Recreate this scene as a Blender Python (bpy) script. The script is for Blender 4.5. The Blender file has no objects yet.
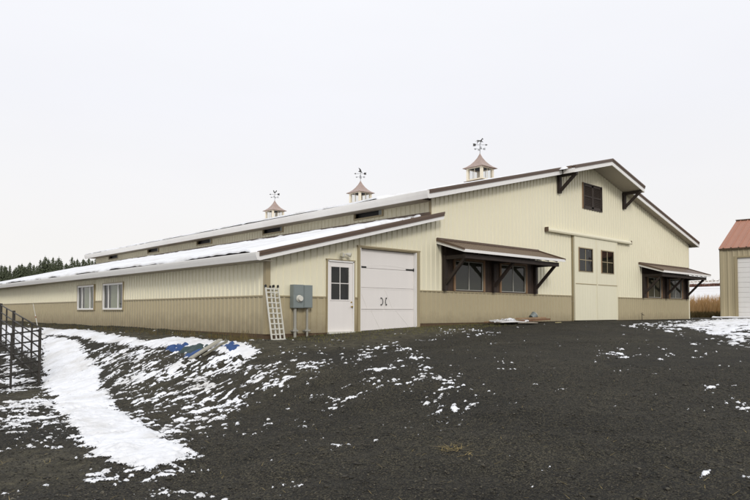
import bpy, math, random
import numpy as np
from mathutils import Vector, Matrix
random.seed(7)
sc = bpy.context.scene
COL = sc.collection

# ------------------------------------------------------------------ terrain
def S(t):
    t = np.clip(t, 0., 1.); return t*t*(3-2*t)
PR = np.array([(-6,-1.36),(2,-1.27),(6,-1.13),(9,-.93),(13,-.62),(16.7,-.36),(19,-.20),(21.5,-.07),(25,-.02),(30,-.01),(60,0)])
LF = np.array([(-16,-1.27),(-9,-1.25),(-5,-1.36),(0,-1.52),(4,-1.60),(11,-1.0),(20,-.8),(60,-.8)])
def sm(P, x, r):
    return sum(np.interp(x+k*r, P[:,0], P[:,1]) for k in (-2,-1,0,1,2))/5
def height(x, y):
    x = np.asarray(x, float); y = np.asarray(y, float)
    D = (x+9.25)*.679+(y+14.26)*.734
    h = sm(PR, D, .75)
    f = S((y+3)/3)*S((.6-x)/1.2)
    h2 = h*(1-f)-.34*f
    w = S((-x-1.0)/3.8)
    h2 = h2*(1-w)+sm(LF, y, 1.)*w
    h = np.where(x < 6, h2, h)
    h = h+np.where(x > 34, .9*S((x-42)/10)*S((y+12)/10)+np.maximum(0, x-50)*.054*S((x-50)/25)-np.maximum(0, x-330)*.02, 0)
    return h

# value noise, fractal, vectorised
_rs = np.random.RandomState(3)
_T = _rs.rand(256, 256)
def vnoise(x, y, seed=0):
    x = x+seed*17.31; y = y+seed*9.77
    xi = np.floor(x).astype(int); yi = np.floor(y).astype(int)
    fx = x-xi; fy = y-yi; fx = fx*fx*(3-2*fx); fy = fy*fy*(3-2*fy)
    a = _T[xi & 255, yi & 255]; b = _T[(xi+1) & 255, yi & 255]; c = _T[xi & 255, (yi+1) & 255]; d = _T[(xi+1) & 255, (yi+1) & 255]
    return (a*(1-fx)+b*fx)*(1-fy)+(c*(1-fx)+d*fx)*fy
def fbm(x, y, o=4, seed=0):
    s = 0; a = 1; t = 0
    for k in range(o):
        s = s+a*vnoise(x*2**k, y*2**k, seed+k*5); t += a; a *= .55
    return s/t
def ruts(x, y):     # shallow wheel tracks curving up to the garage doors
    z = 0
    for a, b, c, w in ((.42, 2.0, -9.6, .16), (.42, 2.0, -8.1, .16), (.22, 1.2, -6.9, .2), (.22, 1.2, -5.3, .2), (-.5, 1.5, -3.6, .15)):
        d = y-(a*x+c+.6*np.sin(x*.25+b))
        z = z-.028*np.exp(-(d/w)**2)+.012*np.exp(-((np.abs(d)-w*1.9)/(w*.8))**2)
    return z*S((x+7.5)/3)*S((18-x)/6)*(.5+.8*vnoise(x*.8, y*.8, 97))
def rough(x, y):      # small relief of the gravel yard and the bank
    near = S((60-np.hypot(x, y))/30)
    bank = S((-x-.8)/1.5)
    return near*ruts(x, y)+near*((fbm(x*.7, y*.7, 3, 1)-.5)*(.10+.10*bank)+(fbm(x*3.1, y*3.1, 3, 2)-.5)*(.035+.05*bank))*np.clip((np.abs(y)+.0)/.8, .15, 1)

SNOW_P = [
 (0.62,[(-2.38,-0.22),(-1.79,-2.13),(-2.01,-2.96),(-2.42,-2.71),(-3.01,-1.75),(-3.46,-0.78),(-3.88,-0.06),(-3.77,0.96),(-3.22,0.36),(-2.80,-0.23)]),  # C3
 (0.5,[(-2.59,7.00),(-2.45,5.19),(-2.48,3.53),(-2.93,2.89),(-3.24,3.03),(-2.96,4.66)]),  # C4
 (0.44,[(-3.17,-2.30),(-2.75,-2.95),(-3.20,-4.10),(-3.93,-4.69),(-4.45,-4.82),(-3.96,-3.28)]),  # C5
 (0.36,[(-1.94,-3.16),(-1.18,-4.19),(-1.87,-5.11),(-2.42,-4.86),(-2.65,-3.72)]),  # D2
 (1.15,[(-2.44,10.43),(-2.38,7.68),(-2.72,6.12),(-3.09,4.11),(-3.38,2.50),(-3.69,1.93),(-4.20,-0.17),(-4.97,-3.15),(-5.43,-5.05),(-5.70,-6.47),(-5.94,-7.50),(-6.20,-7.75),(-6.44,-7.75),(-6.61,-7.37),(-6.62,-6.79),(-6.44,-6.13),(-5.92,-3.72),(-4.99,0.38),(-4.35,3.58),(-3.15,8.25)]),  # A
 (1.2,[(-1.46,14.86),(-1.47,10.04),(-1.63,5.78),(-1.85,3.34),(-1.48,2.86),(-1.30,1.71),(-1.43,0.11),(-1.44,-1.13),(-1.54,-1.93),(-1.76,-2.08),(-1.92,-1.28),(-1.84,0.09),(-1.94,0.97),(-2.06,2.53),(-2.00,4.41),(-2.04,7.28),(-2.05,10.39),(-2.17,12.17)]),  # B
 (0.36,[(-2.54,6.69),(-2.13,2.35),(-2.05,0.20),(-1.91,-1.91),(-1.50,-3.60),(-1.72,-4.86),(-2.27,-5.41),(-2.87,-5.50),(-3.40,-5.08),(-3.97,-5.09),(-4.93,-5.62),(-5.50,-6.19),(-5.55,-5.68),(-4.26,-0.74),(-3.60,2.00),(-3.31,2.70),(-3.00,4.21)]),  # C
 (0.27,[(-2.32,1.91),(-1.97,-0.90),(-1.83,-2.20),(-2.03,-2.92),(-2.51,-2.73),(-3.01,-1.75),(-3.89,-0.78),(-4.08,0.16),(-3.59,1.88),(-3.14,0.53)]),  # C2
 (0.2,[(-1.91,-2.32),(0.53,-2.05),(2.25,-2.77),(1.41,-4.58),(-0.45,-6.51),(-2.25,-6.81),(-4.01,-7.06),(-4.86,-6.89),(-5.72,-6.94),(-5.45,-6.23),(-4.09,-5.29),(-2.90,-5.53)]),  # D
 (0.42,[(-6.04,0.59),(-5.40,0.88),(-4.50,3.02),(-5.07,-0.06),(-6.00,-4.09),(-6.49,-6.26),(-6.49,-5.71),(-6.41,-4.17),(-6.93,-3.56)]),  # E
 (0.5,[(-3.99,10.20),(-3.77,9.61),(-4.44,3.80),(-4.73,2.87),(-5.76,1.86)]),  # E2
 (0.9,[(-1.49,22.00),(-1.85,13.92),(-2.33,11.31),(-3.75,6.22),(-3.45,11.30),(-3.28,13.59)]),  # E3
 (0.58,[(-6.88,-6.95),(-6.58,-6.69),(-6.57,-7.55),(-6.18,-7.77),(-5.98,-7.63),(-6.08,-8.06),(-6.56,-8.26),(-6.94,-7.99),(-7.04,-7.55)]),  # F
 (0.56,[(-6.74,-8.40),(-6.45,-8.47),(-6.35,-8.78),(-6.46,-9.17),(-6.87,-8.76)]),  # F2
 (0.47,[(-1.24,-6.80),(-0.61,-6.65),(-0.72,-7.34),(-1.41,-7.98),(-2.14,-8.41),(-2.51,-8.32),(-2.36,-7.80),(-1.85,-7.49)]),  # G
 (0.2,[(-0.49,-5.37),(0.10,-7.01),(-1.60,-8.51),(-2.98,-8.91),(-3.89,-9.07),(-3.02,-7.94)]),  # G2
 (.66,[(12.17,-5.58),(17.18,-4.63),(25.23,-2.75),(26.52,-3.73),(21.12,-6.72),(9.00,-9.72),(9.00,-8.88),(9.16,-8.11),(10.44,-7.08)]),  # H
 (0.34,[(11.40,-4.17),(21.99,-2.43),(30.19,-1.10),(33.13,-3.24),(7.49,-10.09),(7.60,-9.24),(7.99,-7.97),(9.66,-5.95)]),  # H2
 (0.42,[(1.77,-10.32),(1.96,-10.39),(1.16,-11.01),(0.72,-11.34),(-0.19,-11.60),(0.15,-11.32)]),  # I
 (0.26,[(4.46,-6.88),(5.19,-7.32),(3.86,-8.07),(2.83,-7.88)]),  # J
 (0.22,[(6.41,-0.47),(7.16,-2.31),(5.58,-3.87),(4.31,-3.40),(4.51,-2.14)]),  # J2
 (0.2,[(6.22,-7.21),(8.67,-7.98),(6.30,-9.02),(3.54,-9.22),(3.89,-8.48)]),  # J3
 (0.3,[(-6.18,-3.86),(-6.93,-3.56),(-7.28,-5.20),(-6.71,-5.65)]),  # K
]
EARTH_P = [
 (1.0,[(2.88,-0.28),(6.77,0.77),(9.73,0.70),(5.63,-2.34),(3.30,-2.49),(1.48,-2.09)]),  # moss
 (0.85,[(-1.70,0.10),(0.30,0.25),(2.01,-0.65),(4.52,-1.34),(1.81,-3.21),(-0.07,-2.80),(-1.51,-2.50),(-1.83,-2.20)]),  # rub
 (0.8,[(-7.35,-5.56),(-6.92,-5.12),(-6.62,-6.13),(-6.77,-7.09),(-7.17,-7.54),(-7.61,-7.51),(-7.76,-7.48)]),  # mud
 (0.7,[(-5.76,1.86),(-4.97,2.60),(-4.60,2.18),(-5.18,0.61),(-5.75,0.24),(-6.20,-0.16)]),  # mud2
 (1,[(-0.33,27.42),(-0.41,16.04),(-0.33,6.56),(0.02,0.07),(-1.06,-1.60),(-1.45,-0.91),(-1.79,3.86),(-1.72,11.53),(-1.74,20.84)]),  # wallstrip
 (0.35,[(-2.58,5.23),(-2.09,-0.39),(-1.50,-3.60),(-1.72,-4.86),(-3.40,-5.08),(-5.40,-6.28),(-4.16,-0.36)]),  # bush
]
def sdist(x, y, poly):        # signed distance, positive inside
    P = np.array(poly); n = len(P)
    d = np.full(x.shape, 1e9); ins = np.zeros(x.shape, bool)
    for i in range(n):
        ax, ay = P[i]; bx, by = P[(i+1) % n]
        ex, ey = bx-ax, by-ay
        t = np.clip(((x-ax)*ex+(y-ay)*ey)/(ex*ex+ey*ey+1e-9), 0, 1)
        d = np.minimum(d, np.hypot(x-ax-t*ex, y-ay-t*ey))
        c = ((ay > y) != (by > y)) & (x < (ex)*(y-ay)/(ey if abs(ey) > 1e-9 else 1e-9)+ax)
        ins ^= c
    return np.where(ins, d, -d)
def density(x, y, polys, soft=.35):
    out = np.zeros(x.shape)
    for dn, p in polys:
        P = np.array(p)
        m = (x > P[:,0].min()-1.2) & (x < P[:,0].max()+1.2) & (y > P[:,1].min()-1.2) & (y < P[:,1].max()+1.2)
        if not m.any(): continue
        s = sdist(x[m], y[m], p)
        v = dn*S((s+soft)/(2*soft)) if dn < .9 else dn*S((s+soft*1.3)/(2.2*soft))
        out[m] = np.maximum(out[m], v)
    return out
def snow_field(x, y):
    d = density(x, y, SNOW_P, .28)
    wx = x+.25*(vnoise(x*1.3, y*1.3, 40)-.5); wy = y+.25*(vnoise(x*1.3, y*1.3, 41)-.5)
    # clumps drawn out along the slope
    n = .24*fbm(wx*1.3, wy*2.8, 3, 11)+.32*fbm(wx*3.2+3, wy*7.0, 3, 23)+.46*fbm(wx*12, wy*21, 3, 31)
    n = (n-.5)*2.45+.48
    fleck = vnoise(x*17, y*27, 50)*.55+vnoise(x*2.2, y*3.3, 55)*.27+vnoise(x*.5, y*.5, 56)*.18
    base = d*.93-(1-n)-.25*np.clip((vnoise(x*13, y*22, 58)-.82)*6, 0, 1)*(d > .8)
    fl = np.where((d > .02) | (np.hypot(x+9, y+14) < 30), (fleck-.835+.02*S((-x-.0)/3))*2.4+.40*np.clip(d, 0, .4), -1)
    return np.maximum(base, fl)

# ------------------------------------------------------------------ materials
def new_mat(name):
    m = bpy.data.materials.new(name); m.use_nodes = True
    nt = m.node_tree; b = nt.nodes['Principled BSDF']
    return m, nt, b
def N(nt, t, **k):
    n = nt.nodes.new(t)
    for a, v in k.items():
        if a in n.inputs: n.inputs[a].default_value = v
        else: setattr(n, a, v)
    return n
def L(nt, a, b): nt.links.new(a, b)
def lin(r, g, b):
    f = lambda c: (c/255/12.92) if c/255 <= .04045 else ((c/255+.055)/1.055)**2.4
    return (f(r), f(g), f(b), 1)
def mat(name, c, rough=.6, var=.10, scale=3., metal=0., bump=0., bscale=40., spec=.5, streak=0., obj=True):
    """base colour varied by two scales of noise, optional vertical weather streaks and bump"""
    m, nt, b = new_mat(name)
    tc = N(nt, 'ShaderNodeTexCoord'); out = tc.outputs['Object']
    n1 = N(nt, 'ShaderNodeTexNoise', Scale=scale, Detail=6.); L(nt, out, n1.inputs['Vector'])
    mp = N(nt, 'ShaderNodeMapping'); mp.inputs['Scale'].default_value = (6, 6, .35); L(nt, out, mp.inputs['Vector'])
    n2 = N(nt, 'ShaderNodeTexNoise', Scale=1.2, Detail=5.); L(nt, mp.outputs[0], n2.inputs['Vector'])
    mx = N(nt, 'ShaderNodeMath', operation='MULTIPLY_ADD'); L(nt, n1.outputs['Fac'], mx.inputs[0]); mx.inputs[1].default_value = 2*var; mx.inputs[2].default_value = 1-var
    m2 = N(nt, 'ShaderNodeMath', operation='MULTIPLY_ADD'); L(nt, n2.outputs['Fac'], m2.inputs[0]); m2.inputs[1].default_value = 2*streak; m2.inputs[2].default_value = 1-streak
    mm = N(nt, 'ShaderNodeMath', operation='MULTIPLY'); L(nt, mx.outputs[0], mm.inputs[0]); L(nt, m2.outputs[0], mm.inputs[1])
    vm = N(nt, 'ShaderNodeVectorMath', operation='SCALE'); vm.inputs[0].default_value = c[:3]; L(nt, mm.outputs[0], vm.inputs['Scale'])
    L(nt, vm.outputs[0], b.inputs['Base Color'])
    b.inputs['Roughness'].default_value = rough; b.inputs['Metallic'].default_value = metal
    b.inputs['Specular IOR Level'].default_value = spec
    if bump:
        n3 = N(nt, 'ShaderNodeTexNoise', Scale=bscale, Detail=4.); L(nt, out, n3.inputs['Vector'])
        bp = N(nt, 'ShaderNodeBump', Strength=bump, Distance=.01); L(nt, n3.outputs['Fac'], bp.inputs['Height']); L(nt, bp.outputs[0], b.inputs['Normal'])
    return m
M = {}
M['cream'] = mat('cream_metal_siding', lin(224, 218, 192), .42, .03, .6, streak=.012, bump=.06, bscale=5)
M['tan'] = mat('tan_metal_siding', lin(172, 160, 129), .45, .05, .8, streak=.02, bump=.06, bscale=5)
def splash(m, z0, z1, amt):
    nt = m.node_tree; b = nt.nodes['Principled BSDF']; src = b.inputs['Base Color'].links[0].from_socket
    tc = N(nt, 'ShaderNodeTexCoord'); sp = N(nt, 'ShaderNodeSeparateXYZ'); L(nt, tc.outputs['Object'], sp.inputs[0])
    nz = N(nt, 'ShaderNodeTexNoise', Scale=2.5, Detail=8., Roughness=.7); L(nt, tc.outputs['Object'], nz.inputs['Vector'])
    mr = N(nt, 'ShaderNodeMapRange'); mr.inputs['From Min'].default_value = z0; mr.inputs['From Max'].default_value = z1; mr.inputs['To Min'].default_value = 1.; mr.inputs['To Max'].default_value = 0.
    ad = N(nt, 'ShaderNodeMath', operation='MULTIPLY_ADD'); L(nt, nz.outputs['Fac'], ad.inputs[0]); ad.inputs[1].default_value = -.9; L(nt, sp.outputs['Z'], ad.inputs[2])
    L(nt, ad.outputs[0], mr.inputs['Value'])
    ml = N(nt, 'ShaderNodeMath', operation='MULTIPLY', use_clamp=True); L(nt, mr.outputs[0], ml.inputs[0]); ml.inputs[1].default_value = amt
    mx = N(nt, 'ShaderNodeMix', data_type='RGBA'); L(nt, ml.outputs[0], mx.inputs[0]); L(nt, src, mx.inputs[6]); mx.inputs[7].default_value = (.13, .10, .06, 1); L(nt, mx.outputs[2], b.inputs['Base Color'])
splash(M['tan'], -.62, -.05, .5)
M['cream_door'] = mat('cream_painted_panel', lin(223, 218, 193), .5, .03, 1., streak=.04)
M['trim_tan'] = mat('tan_trim', lin(158, 145, 114), .5, .05)
M['trim_brown'] = mat('brown_metal_trim', lin(92, 74, 60), .45, .08, 4)
M['white'] = mat('white_painted_metal', lin(228, 226, 222), .45, .03, 2, streak=.03)
M['door_white'] = mat('white_door_paint', lin(224, 219, 214), .4, .02, 2, streak=.03)
M['line'] = mat('door_groove_grey', lin(170, 165, 158), .6, .05)
M['soffit'] = mat('grey_tan_soffit', lin(168, 160, 146), .6, .05)
M['roof_brown'] = mat('brown_metal_roofing', lin(98, 80, 66), .45, .12, 2, streak=.08)
M['wood_dark'] = mat('dark_stained_timber', lin(44, 34, 28), .7, .3, 6, bump=.3, bscale=30, streak=.2)
M['wood_panel'] = mat('dark_brown_boarding', lin(62, 48, 38), .7, .25, 4, streak=.2)
M['wood_nat'] = mat('natural_timber_trim', lin(132, 104, 76), .6, .2, 5, streak=.15)
M['wood_grey'] = mat('weathered_board', lin(150, 122, 92), .75, .25, 3, bump=.3)
M['skirt'] = mat('treated_skirt_board', lin(82, 64, 44), .8, .3, 3, bump=.3)
M['black'] = mat('black_iron', lin(22, 21, 20), .5, .2)
M['rust_pipe'] = mat('dark_rusty_pipe', lin(44, 40, 34), .6, .4, 9, bump=.2)
M['grey_box'] = mat('grey_painted_steel', lin(122, 130, 128), .45, .06, 4)
M['conduit'] = mat('grey_conduit', lin(150, 148, 138), .5, .08, 5)
M['alu'] = mat('aluminium', lin(205, 203, 192), .4, .06, 8)
M['shut'] = mat('dark_brown_shutter', lin(52, 42, 34), .6, .15, 5, streak=.1)
M['copper'] = mat('brown_copper_sheet', lin(158, 138, 128), .5, .25, 3, streak=.15)
M['cupola'] = mat('cupola_cream_paint', lin(232, 222, 200), .5, .04, 3)
M['cap'] = mat('cupola_base_brown', lin(96, 78, 58), .6, .1, 3)
M['red'] = mat('faded_red_metal_roofing', lin(158, 110, 88), .6, .08, 1, streak=.08)
M['garage_tan'] = mat('garage_tan_siding', lin(170, 158, 128), .5, .05, 1, streak=.06)
M['blind'] = mat('grey_window_blind', lin(88, 86, 78), .8, .12, 6)
M['curtain'] = mat('pale_grey_curtain', lin(205, 206, 188), .9, .15, 5, streak=.3)
M['dark_in'] = mat('dark_interior', lin(28, 29, 25), .9, .2, 3)
M['brass'] = mat('brass', lin(170, 140, 60), .3, .05, metal=1.)
M['blue'] = mat('blue_tarp', lin(34, 66, 116), .7, .25, 9)
M['teal'] = mat('dark_teal_tarp', lin(40, 60, 60), .6, .3, 7)
M['concrete'] = mat('concrete', lin(150, 146, 138), .85, .1, 3)
M['straw'] = mat('dry_straw', lin(150, 132, 82), .8, .35, 3)
M['weed'] = mat('brown_weeds', lin(96, 82, 46), .85, .4, 3)
M['drygrass'] = mat('orange_dry_grass', lin(200, 164, 114), .85, .35, .8)
M['needle'] = mat('conifer_needles', (.058, .070, .034, 1), .85, .5, .5)
M['bark'] = mat('bark', (.06, .045, .035, 1), .9, .2)
M['brush'] = mat('bare_brown_brush', (.13, .085, .05, 1), .9, .3, .6)
M['win_frame'] = mat('dull_window_frame', lin(168, 166, 156), .5, .05)
M['white_lens'] = mat('lamp_glass', lin(190, 185, 160), .3, .1)
def glass_mat(name, tint, refl_rough=.03, mixf=.0):
    m, nt, b = new_mat(name); nt.nodes.remove(b)
    o = nt.nodes['Material Output']
    t = N(nt, 'ShaderNodeBsdfTransparent', Color=tint); g = N(nt, 'ShaderNodeBsdfGlossy', Roughness=refl_rough)
    tc = N(nt, 'ShaderNodeTexCoord'); n3 = N(nt, 'ShaderNodeTexNoise', Scale=1.5); L(nt, tc.outputs['Object'], n3.inputs['Vector'])
    bp = N(nt, 'ShaderNodeBump', Strength=.15, Distance=.02); L(nt, n3.outputs['Fac'], bp.inputs['Height']); L(nt, bp.outputs[0], g.inputs['Normal'])
    lw = N(nt, 'ShaderNodeLayerWeight', Blend=.5); f = N(nt, 'ShaderNodeMath', operation='POWER'); L(nt, lw.outputs['Facing'], f.inputs[0]); f.inputs[1].default_value = 5.; mx = N(nt, 'ShaderNodeMixShader')
    ad = N(nt, 'ShaderNodeMath', operation='ADD'); L(nt, f.outputs[0], ad.inputs[0]); ad.inputs[1].default_value = .04+mixf
    L(nt, ad.outputs[0], mx.inputs[0]); L(nt, t.outputs[0], mx.inputs[1]); L(nt, g.outputs[0], mx.inputs[2]); L(nt, mx.outputs[0], o.inputs['Surface'])
    return m
M['glass'] = glass_mat('window_glass', (.56, .58, .53, 1), mixf=.01)
M['glass_clear'] = glass_mat('clear_glass', (.93, .93, .92, 1))
# snow
def snow_mat(nm, thin=False):
    m, nt, b = new_mat(nm)
    b.inputs['Base Color'].default_value = (.80, .81, .83, 1); b.inputs['Roughness'].default_value = .65
    b.inputs['Specular IOR Level'].default_value = .25
    tc = N(nt, 'ShaderNodeTexCoord')
    n1 = N(nt, 'ShaderNodeTexNoise', Scale=1.1, Detail=8., Roughness=.65); L(nt, tc.outputs['Object'], n1.inputs['Vector'])
    cr = N(nt, 'ShaderNodeValToRGB'); cr.color_ramp.elements[0].position = .3; cr.color_ramp.elements[0].color = (.60, .59, .57, 1)
    cr.color_ramp.elements[1].position = .55; cr.color_ramp.elements[1].color = (.78, .79, .815, 1)
    L(nt, n1.outputs['Fac'], cr.inputs[0]); L(nt, cr.outputs[0], b.inputs['Base Color'])
    n2 = N(nt, 'ShaderNodeTexNoise', Scale=14., Detail=6.); L(nt, tc.outputs['Object'], n2.inputs['Vector'])
    bp = N(nt, 'ShaderNodeBump', Strength=.5, Distance=.03); L(nt, n2.outputs['Fac'], bp.inputs['Height']); L(nt, bp.outputs[0], b.inputs['Normal'])
    if thin:
        a = N(nt, 'ShaderNodeAttribute', attribute_name='depth')
        n3 = N(nt, 'ShaderNodeTexNoise', Scale=38., Detail=5., Roughness=.7); L(nt, tc.outputs['Object'], n3.inputs['Vector'])
        mr = N(nt, 'ShaderNodeMapRange'); mr.inputs['From Min'].default_value = .0; mr.inputs['From Max'].default_value = .22; mr.inputs['To Min'].default_value = .40; mr.inputs['To Max'].default_value = .80
        L(nt, a.outputs['Fac'], mr.inputs['Value'])
        sb = N(nt, 'ShaderNodeMath', operation='SUBTRACT'); L(nt, mr.outputs[0], sb.inputs[0]); L(nt, n3.outputs['Fac'], sb.inputs[1])
        ml = N(nt, 'ShaderNodeMath', operation='MULTIPLY', use_clamp=True); L(nt, sb.outputs[0], ml.inputs[0]); ml.inputs[1].default_value = 14.
        tr = N(nt, 'ShaderNodeBsdfTransparent'); mx = N(nt, 'ShaderNodeMixShader')
        L(nt, ml.outputs[0], mx.inputs[0]); L(nt, tr.outputs[0], mx.inputs[1]); L(nt, b.outputs[0], mx.inputs[2]); L(nt, mx.outputs[0], nt.nodes['Material Output'].inputs['Surface'])
    return m
M['snow'] = snow_mat('snow'); M['snow_thin'] = snow_mat('thin_melting_snow', True)
def ground_mat():
    m, nt, b = new_mat('gravel_yard')
    tc = N(nt, 'ShaderNodeTexCoord'); P = tc.outputs['Object']
    v = N(nt, 'ShaderNodeTexVoronoi', Scale=70.); L(nt, P, v.inputs['Vector'])
    v2 = N(nt, 'ShaderNodeTexVoronoi', Scale=19.); L(nt, P, v2.inputs['Vector'])
    sep = N(nt, 'ShaderNodeSeparateColor'); L(nt, v.outputs['Color'], sep.inputs[0])
    cr = N(nt, 'ShaderNodeValToRGB'); e = cr.color_ramp.elements
    e[0].position = 0; e[0].color = (.0045, .0041, .0028, 1); e[1].position = 1; e[1].color = (.078, .068, .042, 1)
    x = cr.color_ramp.elements.new(.6); x.color = (.0175, .0152, .0092, 1)
    L(nt, sep.outputs[0], cr.inputs[0])
    n1 = N(nt, 'ShaderNodeTexNoise', Scale=.55, Detail=9., Roughness=.6); L(nt, P, n1.inputs['Vector'])
    r1 = N(nt, 'ShaderNodeMapRange'); r1.inputs['From Min'].default_value = .3; r1.inputs['From Max'].default_value = .7; r1.inputs['To Min'].default_value = .62; r1.inputs['To Max'].default_value = 1.42
    L(nt, n1.outputs['Fac'], r1.inputs['Value'])
    sc_ = N(nt, 'ShaderNodeVectorMath', operation='SCALE'); L(nt, cr.outputs[0], sc_.inputs[0]); L(nt, r1.outputs[0], sc_.inputs['Scale'])
    # earth
    a = N(nt, 'ShaderNodeAttribute', attribute_name='earth')
    n2 = N(nt, 'ShaderNodeTexNoise', Scale=5., Detail=8., Roughness=.7); L(nt, P, n2.inputs['Vector'])
    c2 = N(nt, 'ShaderNodeValToRGB'); e = c2.color_ramp.elements
    e[0].position = .35; e[0].color = (.036, .032, .018, 1); e[1].position = .66; e[1].color = (.155, .138, .088, 1)
    L(nt, n2.outputs['Fac'], c2.inputs[0])
    mu = N(nt, 'ShaderNodeMath', operation='MULTIPLY_ADD', use_clamp=True); L(nt, n2.outputs['Fac'], mu.inputs[0]); mu.inputs[1].default_value = 2.2; mu.inputs[2].default_value = -1.1
    ad = N(nt, 'ShaderNodeMath', operation='ADD'); L(nt, mu.outputs[0], ad.inputs[0]); ad.inputs[1].default_value = .5
    m3 = N(nt, 'ShaderNodeMath', operation='MULTIPLY', use_clamp=True); L(nt, a.outputs['Fac'], m3.inputs[0]); L(nt, ad.outputs[0], m3.inputs[1])
    mx = N(nt, 'ShaderNodeMix', data_type='RGBA'); L(nt, m3.outputs[0], mx.inputs[0]); L(nt, sc_.outputs[0], mx.inputs[6]); L(nt, c2.outputs[0], mx.inputs[7])
    # far fields under snow with stubble
    f = N(nt, 'ShaderNodeAttribute', attribute_name='field')
    mp = N(nt, 'ShaderNodeMapping'); mp.inputs['Scale'].default_value = (.05, .012, 1); L(nt, P, mp.inputs['Vector'])
    n4 = N(nt, 'ShaderNodeTexNoise', Scale=1., Detail=7., Roughness=.65); L(nt, mp.outputs[0], n4.inputs['Vector'])
    c4 = N(nt, 'ShaderNodeValToRGB'); e = c4.color_ramp.elements
    e[0].position = .34; e[0].color = (.40, .37, .33, 1); e[1].position = .47; e[1].color = (.80, .79, .79, 1)
    L(nt, n4.outputs['Fac'], c4.inputs[0])
    mf = N(nt, 'ShaderNodeMix', data_type='RGBA'); L(nt, f.outputs['Fac'], mf.inputs[0]); L(nt, mx.outputs[2], mf.inputs[6]); L(nt, c4.outputs[0], mf.inputs[7])
    L(nt, mf.outputs[2], b.inputs['Base Color']); b.inputs['Roughness'].default_value = .85; b.inputs['Specular IOR Level'].default_value = .3
    inv = N(nt, 'ShaderNodeMath', operation='MULTIPLY'); L(nt, v2.outputs['Distance'], inv.inputs[0]); inv.inputs[1].default_value = -.6
    i2 = N(nt, 'ShaderNodeMath', operation='MULTIPLY_ADD'); L(nt, v.outputs['Distance'], i2.inputs[0]); i2.inputs[1].default_value = -.5; L(nt, inv.outputs[0], i2.inputs[2])
    bp = N(nt, 'ShaderNodeBump', Strength=1., Distance=.03); L(nt, i2.outputs[0], bp.inputs['Height']); L(nt, bp.outputs[0], b.inputs['Normal'])
    return m
M['ground'] = ground_mat()
def stone_mat():
    m, nt, b = new_mat('gravel_stones')
    o = N(nt, 'ShaderNodeTexCoord'); n = N(nt, 'ShaderNodeTexVoronoi', Scale=22.); L(nt, o.outputs['Object'], n.inputs['Vector'])
    s = N(nt, 'ShaderNodeSeparateColor'); L(nt, n.outputs['Color'], s.inputs[0])
    c = N(nt, 'ShaderNodeValToRGB'); e = c.color_ramp.elements; e[0].color = (.012, .011, .008, 1); e[1].color = (.10, .088, .062, 1)
    x = e.new(.7); x.color = (.036, .032, .023, 1)
    L(nt, s.outputs[0], c.inputs[0]); L(nt, c.outputs[0], b.inputs['Base Color']); b.inputs['Roughness'].default_value = .8
    return m
M['stone'] = stone_mat()

# ------------------------------------------------------------------ mesh helpers
def link_mesh(name, verts, faces, m, parent=None, smooth=False, loc=None):
    me = bpy.data.meshes.new(name); me.from_pydata([tuple(v) for v in verts], [], faces); me.update()
    me.materials.append(m)
    if smooth: me.polygons.foreach_set('use_smooth', [True]*len(me.polygons))
    o = bpy.data.objects.new(name, me); COL.objects.link(o)
    if parent: o.parent = parent
    if loc is not None: o.location = loc
    return o
def np_mesh(name, V, F, m, parent=None, smooth=False):
    """fast mesh from numpy arrays; F is n x k (k = 3 or 4)"""
    me = bpy.data.meshes.new(name); k = F.shape[1]
    me.vertices.add(len(V)); me.vertices.foreach_set('co', np.asarray(V, np.float32).ravel())
    me.loops.add(F.size); me.loops.foreach_set('vertex_index', F.astype(np.int32).ravel())
    me.polygons.add(len(F)); me.polygons.foreach_set('loop_start', np.arange(0, F.size, k, dtype=np.int32))
    me.polygons.foreach_set('loop_total', np.full(len(F), k, np.int32))
    if smooth: me.polygons.foreach_set('use_smooth', np.ones(len(F), bool))
    me.update(calc_edges=True); me.validate()
    me.materials.append(m)
    o = bpy.data.objects.new(name, me); COL.objects.link(o)
    if parent: o.parent = parent
    return o
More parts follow.
